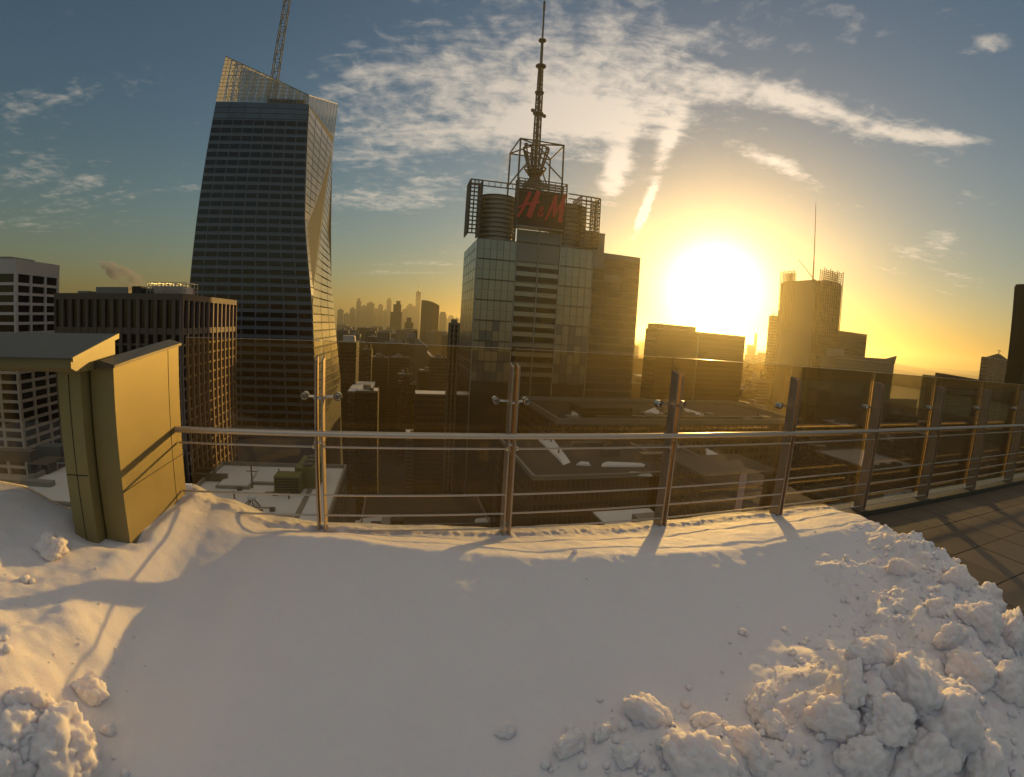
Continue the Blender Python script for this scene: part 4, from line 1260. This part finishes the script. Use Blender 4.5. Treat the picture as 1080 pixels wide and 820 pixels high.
# --- the rest of the city: ordinary blocks on the street grid, kept clear of what is built above
def fill_city():
    walls = ['wall_brown', 'wall_tan', 'wall_grey', 'wall_dark', 'wall_brown']
    words = {'wall_brown': 'brown brick', 'wall_tan': 'tan stone', 'wall_grey': 'grey concrete', 'wall_dark': 'dark glass'}
    cand = []
    n = 70.0
    while n < 3400:
        s = -0.95 * n - 60
        smax = min(1700, 1.45 * n + 240)
        depth = 18 + rnd.random() * 24 if n < 1200 else 40 + rnd.random() * 50
        while s < smax:
            w = (9 + rnd.random() * 18) if n < 1200 else 20 + rnd.random() * 40
            d = math.hypot(s + w / 2, n)
            el = -2.4 - rnd.random() * 5 if d < 900 else -0.5 - rnd.random() * 2.8
            if d < 320: el = -22 - rnd.random() * 12
            elif d < 520: el = -6.5 - rnd.random() * 9
            az = math.degrees(math.atan2(s + w / 2, n))
            if az > 54 and d > 500: el = min(el, -4.9 - rnd.random() * 2)
            z = min(CZ + d * math.tan(R(el)), CZ - 20)
            if -26 < az < 76 and z > STREET + 14 and free(s, s + w, n, n + depth) and rnd.random() < .8:
                cand.append((d, s, w, n, depth, z, rnd.choice(walls), rnd.random() < .30, rnd.random() < .5))
            s += w + (3 if rnd.random() < .8 else 22)
        n += depth + 12
    # sweep outward: keep only blocks that rise above everything nearer in some direction
    items = [(math.hypot((a + b) / 2, c), a, b, c, e, z, None) for a, b, c, e, z in TALL] + [(c[0], c[1], c[1] + c[2], c[3], c[3] + c[4], c[5], c) for c in cand]
    items.sort(key=lambda t: t[0])
    top = {}
    keep = []
    for d, a, b, c, e, z, it in items:
        az0, az1 = math.degrees(math.atan2(a, c)), math.degrees(math.atan2(b, c))
        if a > 0: az0 = math.degrees(math.atan2(a, e))
        if b < 0: az1 = math.degrees(math.atan2(b, e))
        el_near, el_far = math.degrees(math.atan2(z - CZ, max(1, d))), math.degrees(math.atan2(z + 5 - CZ, math.hypot((a + b) / 2, e)))
        el = max(el_near, el_far) if z < CZ else el_near
        seen = 0
        for k in range(int(az0 * 4), int(az1 * 4) + 1):
            if el > top.get(k, -90) + .12: seen += 1; top[k] = max(top.get(k, -90), el)
        if it and seen >= 2: keep.append(it)
    marks = [(-17, 'ribbed tower'), (-8, 'faceted tower'), (2.5, 'far skyline'), (6, 'curved tower'), (26, 'sign tower'), (41, 'sun'), (52, 'needle tower'), (61, 'river'), (90, 'black tower')]
    far = []
    def label_of(k):
        d, s, w, n, depth, z, m, snowy, tank = k
        az = math.degrees(math.atan2(s + w / 2, n))
        mark = next(t for a, t in marks if az < a)
        near = 'close below' if d < 420 else ('well below' if d < 800 else 'far below')
        tall = 'broad' if w > 18 else 'narrow'
        return f"{tall} {words[m]} block with {'snowy' if snowy else 'bare'} roof{' and tank' if tank and d < 1100 else ''}, {near} the {mark}"
    for d, s, w, n, depth, z, m, snowy, tank in keep:
        if d > 1500: far.append((s, w, n, depth, z)); continue
        lab = label_of((d, s, w, n, depth, z, m, snowy, tank))
        near, mark = lab.split(', ')[1].split(' the ')
        tank = tank and d < 1100
        alike = [k for k in keep if k[0] <= 1500 and label_of(k) == lab]
        if len(alike) > 1:
            alike.sort(key=lambda k: math.atan2(k[1] + k[2] / 2, k[3])); i = [k[1] for k in alike].index(s)
            lab += ', left one' if i == 0 else (', right one' if i == len(alike) - 1 else ', middle one')
        T = Thing('city_block', lab, 'building', (s, n, STREET), 'ordinary blocks ' + near + ' the ' + mark)
        T.box('walls', s, s + w, n, n + depth, STREET, z, m)
        T.box('roof', s + .5, s + w - .5, n + .5, n + depth - .5, z, z + .3, 'roof_snow' if snowy else 'roof_dark')
        T.box('bulkhead', s + w * .3, s + w * .3 + 6, n + depth * .4, n + depth * .4 + 6, z + .3, z + 4, 'concrete')
        T.box('parapet', s - .2, s + w + .2, n - .2, n + .3, z - .5, z + .9, 'concrete')
        if not snowy and d < 1000:
            for k in range(3):
                a, b = s + w * (.05 + .6 * rnd.random()), n + depth * (.05 + .7 * rnd.random())
                T.box('snow_patch', a, a + w * (.1 + .2 * rnd.random()), b, b + depth * .2, z + .3, z + .42 + .03 * k, 'roof_snow')
        if w > 16:
            T.box('roof_plant', s + w * .62, s + w * .62 + 3, n + depth * .2, n + depth * .2 + 4, z + .3, z + 2.2, 'mullion')
        if tank:
            cx, cy = s + w * .7, n + depth * .4
            vs, fs = [], []
            add_tube(vs, fs, Vector((cx, cy, z + 2.5)), Vector((cx, cy, z + 6)), 1.9, 1.9, 8)
            add_tube(vs, fs, Vector((cx, cy, z + 6)), Vector((cx, cy, z + 7.6)), 2.1, .1, 8)
            for k in range(4): add_tube(vs, fs, Vector((cx + (-1.3, 1.3)[k % 2], cy + (-1.3, 1.3)[k // 2], z)), Vector((cx + (-1.3, 1.3)[k % 2], cy + (-1.3, 1.3)[k // 2], z + 2.6)), .15, .15, 4)
            T.mesh('water_tank', vs, fs, 'wall_brown')
    vs, fs = [], []
    for s, w, n, depth, z in far:
        b = len(vs)
        vs += [(x, y, q_) for q_ in (STREET, z) for x, y in ((s, n), (s + w, n), (s + w, n + depth), (s, n + depth))]
        fs += [(b, b + 1, b + 5, b + 4), (b + 1, b + 2, b + 6, b + 5), (b + 2, b + 3, b + 7, b + 6), (b + 3, b, b + 4, b + 7), (b + 4, b + 5, b + 6, b + 7)]
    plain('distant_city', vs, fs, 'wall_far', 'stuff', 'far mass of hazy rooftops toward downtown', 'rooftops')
    print('city blocks', len(cand), len(keep), len(far))
fill_city()

# ------------------------------------------------------------------ the terrace
RN = 3.70                       # the railing stands on this line
def terrace_floor():
    T = Thing('terrace_floor', 'dark stone paving of the roof terrace at the right', 'floor', (0, 0, 0), kind='structure')
    T.box('slab', -9, 16, -6, RN + .22, -.45, -.035, 'joint')
    px, g = .61, .012
    for i in range(19):
        for j in range(7):
            x0 = 3.66 + i * px; y0 = RN - .12 - (j + 1) * px
            dz = rnd.uniform(-.002, .002)
            T.box('paver', x0 + g / 2, x0 + px - g / 2, y0 + g / 2, y0 + px - g / 2, -.033, dz, 'paver')
    T.box('edge_kerb', -2.0, 16, RN - .10, RN + .20, -.034, .055, 'coping')
    T.box('tower_below', -9, 16, -30, RN + .15, -60, -.46, 'wall_grey')
terrace_floor()

def railing():
    T = Thing('glass_railing', 'steel and glass railing along the terrace edge', 'railing', (0, RN, 0))
    posts = [-.60 + 1.53 * k for k in range(-0, 10)]
    ends = [-1.73] + posts
    for x in posts:
        H = T.holder('post', x, RN, 0)
        for sx in (-1, 1):
            v0, v1 = x + sx * .026 - .007, x + sx * .026 + .007
            vs = [(v0, RN - .075, .05), (v1, RN - .075, .05), (v1, RN + .065, .05), (v0, RN + .065, .05), (v0, RN - .055, 1.64), (v1, RN - .055, 1.64), (v1, RN + .05, 1.67), (v0, RN + .05, 1.67)]
            T.mesh('flat_bar', vs, [(0, 3, 2, 1), (4, 5, 6, 7), (0, 1, 5, 4), (1, 2, 6, 5), (2, 3, 7, 6), (3, 0, 4, 7)], 'steel_dark', H)
        T.box('base_plate', x - .08, x + .08, RN - .09, RN + .09, .056, .07, 'steel_dark', H)
        for z in (.3, 1.0, 1.35): T.tubes('pin', [((x - .045, RN - .02, z), (x + .045, RN - .02, z), .011, .011)], 'chrome', H, 8)
        for sx in (-1, 1):
            T.tubes('glass_clamp', [((x + sx * .03, RN + .055, 1.35), (x + sx * .125, RN + .06, 1.352), .011, .009),
                                    ((x + sx * .13, RN + .045, 1.352), (x + sx * .13, RN + .098, 1.352), .034, .034),
                                    ((x + sx * .13, RN + .035, 1.352), (x + sx * .13, RN + .046, 1.352), .018, .026)], 'chrome', H, 14)
            T.tubes('rod_collar', [((x + sx * .034, RN - .06, 0.975), (x + sx * .05, RN - .06, 0.975), .017, .017)], 'chrome', H, 10)
    xe = posts[-1] + .4
    # flat-oval handrail
    vs, fs = [], []
    m = 14
    for k, x in enumerate((-1.735, xe)):
        for i in range(m):
            a = 2 * math.pi * i / m
            vs.append((x, RN - .085 + .034 * math.cos(a), 1.085 + .024 * math.sin(a)))
    for i in range(m): fs.append((i, (i + 1) % m, m + (i + 1) % m, m + i))
    T.mesh('handrail', vs, fs, 'steel', None, True)
    for i in range(len(ends) - 1):
        a, b = ends[i] + (.035 if i else 0), ends[i + 1] - .035
        for z in (.975, .58, .41, .275, .12):
            T.tubes('rod', [((a, RN - .06, z), (b, RN - .06, z), .0085, .0085)], 'steel', None, 8)
        g0, g1 = ends[i] + (.012 if i else .03), ends[i + 1] - .012
        T.box('glass_panel', g0, g1, RN + .072, RN + .086, .12, 1.78, 'rail_glass')
        T.box('glass_edge', g0, g1, RN + .071, RN + .087, 1.7805, 1.784, 'steel')
railing()

def prism(T, name, quad, y0, y1, mat, parent=None):
    pass
def pier():
    T = Thing('clad_pier', 'gold metal-clad pier ending the railing, half buried in snow', 'pier', (-1.8, 3.2, 0))
    x0, x1, y0, y1 = -1.90, -1.74, 2.80, 3.72
    z0, z1 = 1.635, 1.72
    vs = [(x0, y0, 0), (x1, y0, 0), (x1, y1, 0), (x0, y1, 0), (x0, y0, z0), (x1, y0, z0), (x1, y1, z1), (x0, y1, z1)]
    box_f = [(0, 3, 2, 1), (4, 5, 6, 7), (0, 1, 5, 4), (1, 2, 6, 5), (2, 3, 7, 6), (3, 0, 4, 7)]
    T.mesh('cladding', vs, box_f, 'cladding')
    o = .018
    vs = [(x0 - o, y0 - o, z0 + .001), (x1 + o, y0 - o, z0 + .001), (x1 + o, y1 + o, z1 + .001), (x0 - o, y1 + o, z1 + .001),
          (x0 - o, y0 - o, z0 + .02), (x1 + o, y0 - o, z0 + .02), (x1 + o, y1 + o, z1 + .02), (x0 - o, y1 + o, z1 + .02),
          ((x0 + x1) / 2, y0 - o, z0 + .045), ((x0 + x1) / 2, y1 + o, z1 + .045)]
    T.mesh('coping', vs, [(0, 3, 2, 1), (0, 1, 5, 8, 4), (1, 2, 6, 5), (2, 3, 7, 9, 6), (3, 0, 4, 7), (5, 6, 9, 8), (4, 8, 9, 7)], 'coping')
    T.box('seam', x1 - .004, x1 + .0015, 3.535, 3.541, .05, 1.70, 'groove')
    vs = [(x1 + .0012, y0 + .01, .955), (x1 + .0012, y1 - .01, 1.075), (x1 + .0012, y1 - .01, 1.081), (x1 + .0012, y0 + .01, .961)]
    T.box('seam', x1 - .004, x1 + .0016, y0, y1, .86, .865, 'groove')
    # portal: leg, sloping beam and glass to the left of the pier
    P = Thing('clad_portal', 'metal-clad frame with sloping coping and glass at the left edge', 'frame', (-3, 2.9, 0))
    P.box('leg', -2.075, -1.915, 2.72, 2.95, 0, 1.62, 'cladding')
    P.box('leg_seam', -2.0, -1.996, 2.7175, 2.7215, .05, 1.6, 'groove')
    P.box('leg_seam', -2.07, -1.92, 2.717, 2.7212, .985, .990, 'groove')
    xa, xb = -6.5, -1.86
    prof = [(2.56, 1.655), (2.56, 1.70), (2.97, 1.80), (3.02, 1.80), (3.02, 1.625), (2.62, 1.625)]
    m = len(prof)
    vs = [(xa, y, z) for y, z in prof] + [(xb, y, z) for y, z in prof]
    fs = [(i, (i + 1) % m, m + (i + 1) % m, m + i) for i in range(m)] + [tuple(range(m))[::-1], tuple(range(m, 2 * m))]
    P.mesh('beam', vs, fs, 'cladding')
    vs = [(xa, 2.545, 1.7015), (xb + .01, 2.545, 1.7015), (xb + .01, 3.03, 1.8165), (xa, 3.03, 1.8165), (xa, 2.545, 1.712), (xb + .01, 2.545, 1.712), (xb + .01, 3.03, 1.829), (xa, 3.03, 1.829)]
    P.mesh('coping', vs, box_f, 'coping')
    # folded end cap of the coping, turned up to the sun
    vs = [(xb + .012, 2.545, 1.69), (xb + .012, 3.03, 1.80), (xb + .012, 3.03, 1.832), (xb + .012, 2.545, 1.716),
          (xb + .025, 2.545, 1.69), (xb + .025, 3.03, 1.80), (xb + .025, 3.03, 1.832), (xb + .025, 2.545, 1.716)]
    P.mesh('end_cap', vs, box_f, 'cladding')
    P.box('glass_panel', -6.4, -2.078, 2.86, 2.874, .3, 1.622, 'rail_glass')
    P.box('sill', -6.4, -2.078, 2.80, 2.94, .0, .30, 'coping')
pier()

# ------------------------------------------------------------------ snow
def lerp_tab(tab, x):
    if x <= tab[0][0]: return tab[0][1]
    for (a, va), (b, vb) in zip(tab, tab[1:]):
        if x <= b:
            t = (x - a) / (b - a); t = t * t * (3 - 2 * t)
            return va + (vb - va) * t
    return tab[-1][1]
EDGE = [(-4.2, .98), (-3.2, .90), (-2.6, .80), (-2.2, .68), (-1.95, .60), (-1.75, .585), (-1.45, .47), (-1.0, .33), (-.5, .28), (.1, .245), (.9, .195), (1.5, .205), (2.3, .19), (3.2, .175), (4.2, .16), (5.2, .14), (6.5, .12)]
CREST = [(-4, 2.68), (-1.98, 2.68), (-1.74, 2.74), (-1.35, 3.42), (-.5, 3.30), (.4, 3.12), (1.3, 3.00), (2.6, 2.90), (4, 2.92), (6, 3.0)]
MOUNDS = [  # s, n, radius, height
    (2.25, 1.15, .42, .28), (2.55, .85, .40, .24), (1.95, .92, .30, .15), (1.10, 1.28, .26, .14), (1.42, 1.12, .24, .14), (3.1, .85, .5, .18), (3.55, 1.1, .5, .20), (3.9, 1.5, .42, .18),
    (4.1, 1.9, .38, .20), (4.35, 2.25, .3, .16), (3.3, 1.55, .34, .12), (3.35, 2.25, .20, .08), (-1.65, 1.45, .32, .16), (-1.95, 1.75, .42, .10), (-2.5, 2.15, .55, .06), (-1.55, 2.0, .17, .06), (-2.6, 1.5, .6, .12),
    (.35, 1.18, .16, .05), (.75, 1.45, .10, .06)]
def lumpy(s, n):
    """0 on the smooth bank, 1 in the shovelled heaps"""
    a = 0.0
    for cs, cn, r, h in MOUNDS:
        d2 = ((s - cs) ** 2 + (n - cn) ** 2) / (r * 1.15) ** 2
        if d2 < 6: a += math.exp(-d2) * min(1, h / .12)
    ed = edge_s(n) - s
    if ed < 1.0 and n < 2.9: a += (1 - max(ed, 0) / 1.0) * .8
    if s < 0: a *= .4
    return min(1.0, a)
def edge_s(n):
    return lerp_tab([(-2, 4.0), (.6, 4.35), (1.4, 4.62), (2.2, 4.78), (2.8, 4.95), (3.3, 5.15), (3.8, 5.35)], n) + .10 * noise.noise(Vector((n * 2.3, 3.1, 0))) + .05 * noise.noise(Vector((n * 7, 9.1, 0)))
def snow_h(s, n, fine=True):
    e = lerp_tab(EDGE, s); c = lerp_tab(CREST, s)
    x = c - n                      # metres inside the crest
    k = .13
    soft = k * math.log(1 + math.exp(max(-30, min(30, x / k))))
    slope = .20 if s > -1 else .20 + min(1.0, (-1 - s)) * .05
    top = .19 if s > -.6 else (.19 - .16 * min(1, (-.6 - s) / .8))
    h = e + top + .012 * math.sin(s * 1.7 + .5) - slope * min(soft, 2.2)
    if n > c - .12: h -= top * min(1.1, max(0, n - c + .12) / (RN - c))
    h = max(h, -.02) if s < 4 else h
    # the wind-scooped rim along the railing
    rim = math.exp(-((n - (RN - .02)) / .07) ** 2)
    h += rim * (.02 + .022 * noise.noise(Vector((s * 3.3, 1.7, 2))) + (.016 * noise.noise(Vector((s * 24, n * 18, 4))) if fine else 0))
    # hollow melted round the pier and the leg
    dp = math.hypot(max(0, abs(s + 1.9) - .17), max(0, abs(n - 2.78) - .06))
    h -= .05 * math.exp(-(dp / .08) ** 2)
    dp2 = math.hypot(max(0, abs(s + 1.82) - .1), max(0, abs(n - 3.3) - .42))
    h -= .05 * math.exp(-(dp2 / .05) ** 2)
    if s < -1.9 and n > 2.9: h = min(h, .12) - .4 * min(1, (n - 2.9) / .2)
    # long low swells
    v = Vector((s, n, 0))
    h += .026 * noise.noise(v * .8 + Vector((3, 1, 0))) + .010 * noise.noise(v * 1.9)
    for cs, cn, r, hh in MOUNDS:
        d2 = ((s - cs) ** 2 + (n - cn) ** 2) / r ** 2
        if d2 < 7: h += hh * math.exp(-d2)
    lp = lumpy(s, n)
    if fine:
        if lp > .02:
            c1 = noise.voronoi(Vector((s * 5.5, n * 5.5, 1.3)))[0]
            c2 = noise.voronoi(Vector((s * 12, n * 12, 7.7)))[0]
            h += lp * (.055 * (.62 - min(c1[0] * 1.1, 1)) + .040 * (.6 - min(c2[0], 1)) + .05 * noise.noise(v * 6) + .022 * noise.noise(v * 17) + .014 * noise.noise(v * 37) + .008 * noise.noise(v * 75))
        h += .008 * noise.noise(v * 4.5) + .004 * noise.noise(v * 13) + .0012 * noise.noise(v * 40)
    ed = edge_s(n) - s
    if ed < .45:
        t = max(0, ed / .45); t = t * t * (3 - 2 * t) if ed > 0 else 0
        h = -.06 + (h + .06) * t ** .6
    return h
def snow_bank():
    step = .018
    s_a, s_b, n_a, n_b = -5.6, 5.6, -.6, 3.86
    nx, ny = int((s_b - s_a) / step) + 1, int((n_b - n_a) / step) + 1
    vs, fs = [], []
    for j in range(ny):
        n = n_a + j * step
        for i in range(nx):
            s = s_a + i * step
            vs.append((s, n, snow_h(s, n)))
    for j in range(ny - 1):
        for i in range(nx - 1):
            a = j * nx + i
            s = s_a + i * step
            if vs[a][2] < -.055 and vs[a + nx + 1][2] < -.055: continue
            fs.append((a, a + 1, a + nx + 1, a + nx))
    o = plain('snow_bank', vs, fs, 'snow', 'stuff', 'smooth bank of snow covering the terrace up to the railing', 'snow', True)
    return o
snow_bank()

def chunk_mesh(seed, sub=5):
    bm = bmesh.new()
    bmesh.ops.create_icosphere(bm, subdivisions=sub, radius=1.0)
    o = Vector((seed * 7.3, seed * 3.1, seed * 1.7))
    for v in bm.verts:
        p = v.co.normalized()
        d = noise.voronoi(p * 1.5 + o)[0]
        d2 = noise.voronoi(p * 4.2 + o)[0]
        r = .86 + .14 * (d[1] - d[0]) + .26 * noise.noise(p * 1.4 + o) + .16 * (.5 - d2[0]) + .10 * noise.noise(p * 3.5 + o) + .07 * noise.turbulence(p * 6 + o, 4, False) + .045 * noise.noise(p * 17 + o) + .025 * noise.noise(p * 34 + o)
        v.co = p * r
    me = bpy.data.meshes.new('snow_chunk'); bm.to_mesh(me); bm.free()
    me.materials.append(MATS['snow'])
    for p in me.polygons: p.use_smooth = True
    return me
def on_snow(px, py):
    v = look(px, py); a = rel(v); hd = math.hypot(v.x, v.y)
    d = .6
    while d < 12:
        s, n, z = d * math.sin(a), d * math.cos(a), CZ + d * v.z / hd
        if z <= snow_h(s, n, False): return s, n, z, d
        d += .01
    return d * math.sin(a), d * math.cos(a), z, d
CHUNKS = [  # photo position, half size in pixels, description
    (684, 752, 27, 'blocky sunlit snow chunk lying behind the scattered lumps, left of the big heap'), (786, 786, 24, 'rounded snow chunk in front, with bright top, among the centre lumps'),
    (800, 738, 22, 'pointed snow lump above the rounded bright chunk'), (748, 762, 17, 'small snow lump beside the blocky chunk'), (815, 762, 18, 'low snow lump beside the pointed lump'),
    (735, 806, 38, 'wide bright snow lump at the bottom edge of the picture'), (600, 782, 18, 'upright snow lump, first left of the scattered group'), (636, 772, 13, 'small crusted snow lump left of the blocky chunk'),
    (660, 795, 15, 'low snow lump below the blocky chunk'), (534, 770, 11, 'lone snow nub on the smooth bank'),
    (918, 692, 26, 'rounded snow chunk crowning the big heap'), (890, 722, 28, 'snow chunk on the left shoulder of the big heap'), (878, 758, 26, 'snow chunk at the left foot of the big heap'),
    (960, 720, 32, 'bright crusted snow chunk on the right shoulder of the big heap'), (998, 762, 34, 'large bright snow chunk on the right slope of the big heap'), (935, 755, 30, 'shaded snow chunk in the middle of the big heap'),
    (975, 795, 34, 'bright snow chunk at the foot of the big heap'), (1030, 800, 26, 'snow chunk in the bottom corner right of the big heap'), (905, 795, 24, 'shaded snow lump at the bottom of the big heap'),
    (950, 600, 13, 'small snow lump alone on the bank near the paving'), (1014, 580, 13, 'sharp snow spike at the edge of the paving'), (1040, 610, 17, 'snow lump on the rim beside the paving'),
    (1062, 630, 20, 'snow lump on the rim, farthest right'), (1008, 612, 14, 'snow lump just inside the rim'), (1030, 652, 20, 'snow chunk below the rim lumps'), (1066, 665, 22, 'snow chunk by the right edge above the shovel cut'),
    (1000, 672, 16, 'small snow chunk left of the shovel cut'), (1022, 705, 24, 'rounded shaded snow chunk above the big heap'), (1058, 720, 22, 'snow chunk at the right edge beside the shaded chunk'), (985, 640, 12, 'small snow nub below the lone lump'),
    (95, 726, 17, 'isolated round snow lump on the left bank'), (60, 786, 40, 'large bright snow chunk in the bottom left corner'), (22, 775, 30, 'bright snow chunk at the left edge, bottom'), (32, 745, 20, 'snow chunk topping the corner pile'),
    (8, 800, 28, 'snow lump cut by the left edge'), (115, 770, 7, 'tiny snow crumb by the corner pile'), (55, 575, 18, 'low sunlit snow hump by the clad frame leg'),
    (850, 800, 9, 'small snow crumb left of the big heap'), (858, 780, 6, 'tiny snow crumb left of the big heap'), (700, 782, 8, 'tiny snow crumb below the blocky chunk'), (830, 790, 7, 'tiny snow crumb near the pointed lump'),
    (972, 560, 6, 'small snow crumb near the snow bank corner'), (1032, 596, 7, 'small crumb by the snow spike')]
def chunks():
    meshes = [chunk_mesh(i) for i in range(7)]
    for i, (px, py, hp, lab) in enumerate(CHUNKS):
        s, n, z, d = on_snow(px, py + hp * .35)
        r = hp / F * math.hypot(d, CZ - z) * 1.02
        o = bpy.data.objects.new('snow_chunk', meshes[i % 7]); COL.objects.link(o)
        s = min(s, edge_s(n) - .16); hz = snow_h(s, n, False)
        o.location = world(s, n, hz + r * .12)
        sx = (.85 + .3 * rnd.random())
        o.scale = (r * sx, r * (1.7 - sx) * .95, r * (.72 + .25 * rnd.random()))
        if 'spike' in lab: o.scale = (r * .7, r * .6, r * 1.35)
        o.rotation_euler = (rnd.uniform(-.3, .3), rnd.uniform(-.3, .3), rnd.uniform(0, 6.28))
        o['label'] = lab; o['category'] = 'snow chunk'; o['group'] = 'shovelled snow chunks on the terrace'
chunks()
def crumbs():
    """loose crumbs too small to count, scattered over the heaps"""
    vs, fs = [], []
    bm = bmesh.new(); bmesh.ops.create_icosphere(bm, subdivisions=1, radius=1); bv = [v.co.copy() for v in bm.verts]; bf = [tuple(v.index for v in f.verts) for f in bm.faces]; bm.free()
    k = 0
    while k < 2200:
        s, n = rnd.uniform(-3.2, 5.0), rnd.uniform(.4, 3.0)
        lp = lumpy(s, n)
        if rnd.random() > lp * (.9 if s > 0 else .25) + .001: continue
        r = .005 + .024 * rnd.random() ** 4
        b = len(vs); z = snow_h(s, n)
        for c in bv:
            q_ = c * (r * (1 + .5 * noise.noise(c * 2 + Vector((k, 0, 0)))))
            vs.append((s + q_.x, n + q_.y, z + q_.z + r * .4))
        fs += [tuple(i + b for i in f) for f in bf]; k += 1
    plain('snow_crumbs', vs, fs, 'snow', 'stuff', 'loose crumbs of snow scattered over the heaps', 'snow', True)
crumbs()

# ------------------------------------------------------------------ smoke and haze
def plume(name, label, pts, density, color, scale):
    """a closed puffy column of vapour; pts = [(s, n, z, radius)]"""
    mname = 'vapour_' + str(len(MATS)); make_volume(mname, color, density, scale)
    vs, fs = [], []
    m = 14
    for k, (s, n, z, r) in enumerate(pts):
        for i in range(m):
            a = 2 * math.pi * i / m
            rr = r * (1 + .25 * noise.noise(Vector((math.cos(a) * 1.4, math.sin(a) * 1.4, k * .9))))
            vs.append((s + rr * math.cos(a), n + rr * math.sin(a), z))
    for k in range(len(pts) - 1):
        for i in range(m):
            a, b = k * m + i, k * m + (i + 1) % m
            fs.append((a, b, b + m, a + m))
    fs.append(tuple(range(m))[::-1]); fs.append(tuple((len(pts) - 1) * m + i for i in range(m)))
    base = pts[0]
    T = Thing(name, label, 'smoke', base[:3], kind='stuff')
    T.mesh('vapour', vs, fs, mname)
s0_, s1_, n0_, zt_ = RIB
pl = []
for k in range(9):
    t = k / 8
    x, n, z = at_d(144 - 20 * t - 14 * t * t, 306 - 34 * t + 4 * t * t, 172)
    pl.append((x, n, z, 1.6 + 3.8 * math.sin(math.pi * min(1, t * .8 + .1))))
plume('smoke_plume', 'grey smoke drifting from the ribbed tower roof', pl, .6, (.80, .76, .80), .26)
pl = []
for k in range(7):
    t = k / 6
    x, n, z = at_d(526 + 12 * t, 192 - 34 * t, 262)
    pl.append((x, n, z, 1.4 + 1.6 * t))
plume('steam_plume', 'thin orange-lit steam rising left of the broadcast mast cage', pl, .10, (.95, .8, .7), .25)

def haze():
    lo, hi = STREET - 1.5, 232.0
    E_ = 12900
    vs = [(x, y, z) for z in (lo, hi) for x, y in ((-E_, -2300), (E_, -2300), (E_, E_), (-E_, E_))]
    fs = [(0, 3, 2, 1), (4, 5, 6, 7), (0, 1, 5, 4), (1, 2, 6, 5), (2, 3, 7, 6), (3, 0, 4, 7)]
    m = bpy.data.materials.new('haze'); m.use_nodes = True
    t = NT(m.node_tree); t.n.clear()
    out = t.node('ShaderNodeOutputMaterial'); v = t.node('ShaderNodeVolumePrincipled')
    v.inputs['Color'].default_value = (0.98, 0.85, 0.52, 1)
    v.inputs['Density'].default_value = HAZE
    for k in ('Density Attribute', 'Color Attribute', 'Temperature Attribute'): v.inputs[k].default_value = ''
    v.inputs['Blackbody Intensity'].default_value = 0.0
    v.inputs['Anisotropy'].default_value = 0.80
    t.l.new(v.outputs[0], out.inputs['Volume'])
    MATS['haze'] = m
    o = plain('haze', vs, fs, 'haze', 'stuff', 'golden winter haze over the city', 'haze')
HAZE = 1.4e-4
haze()
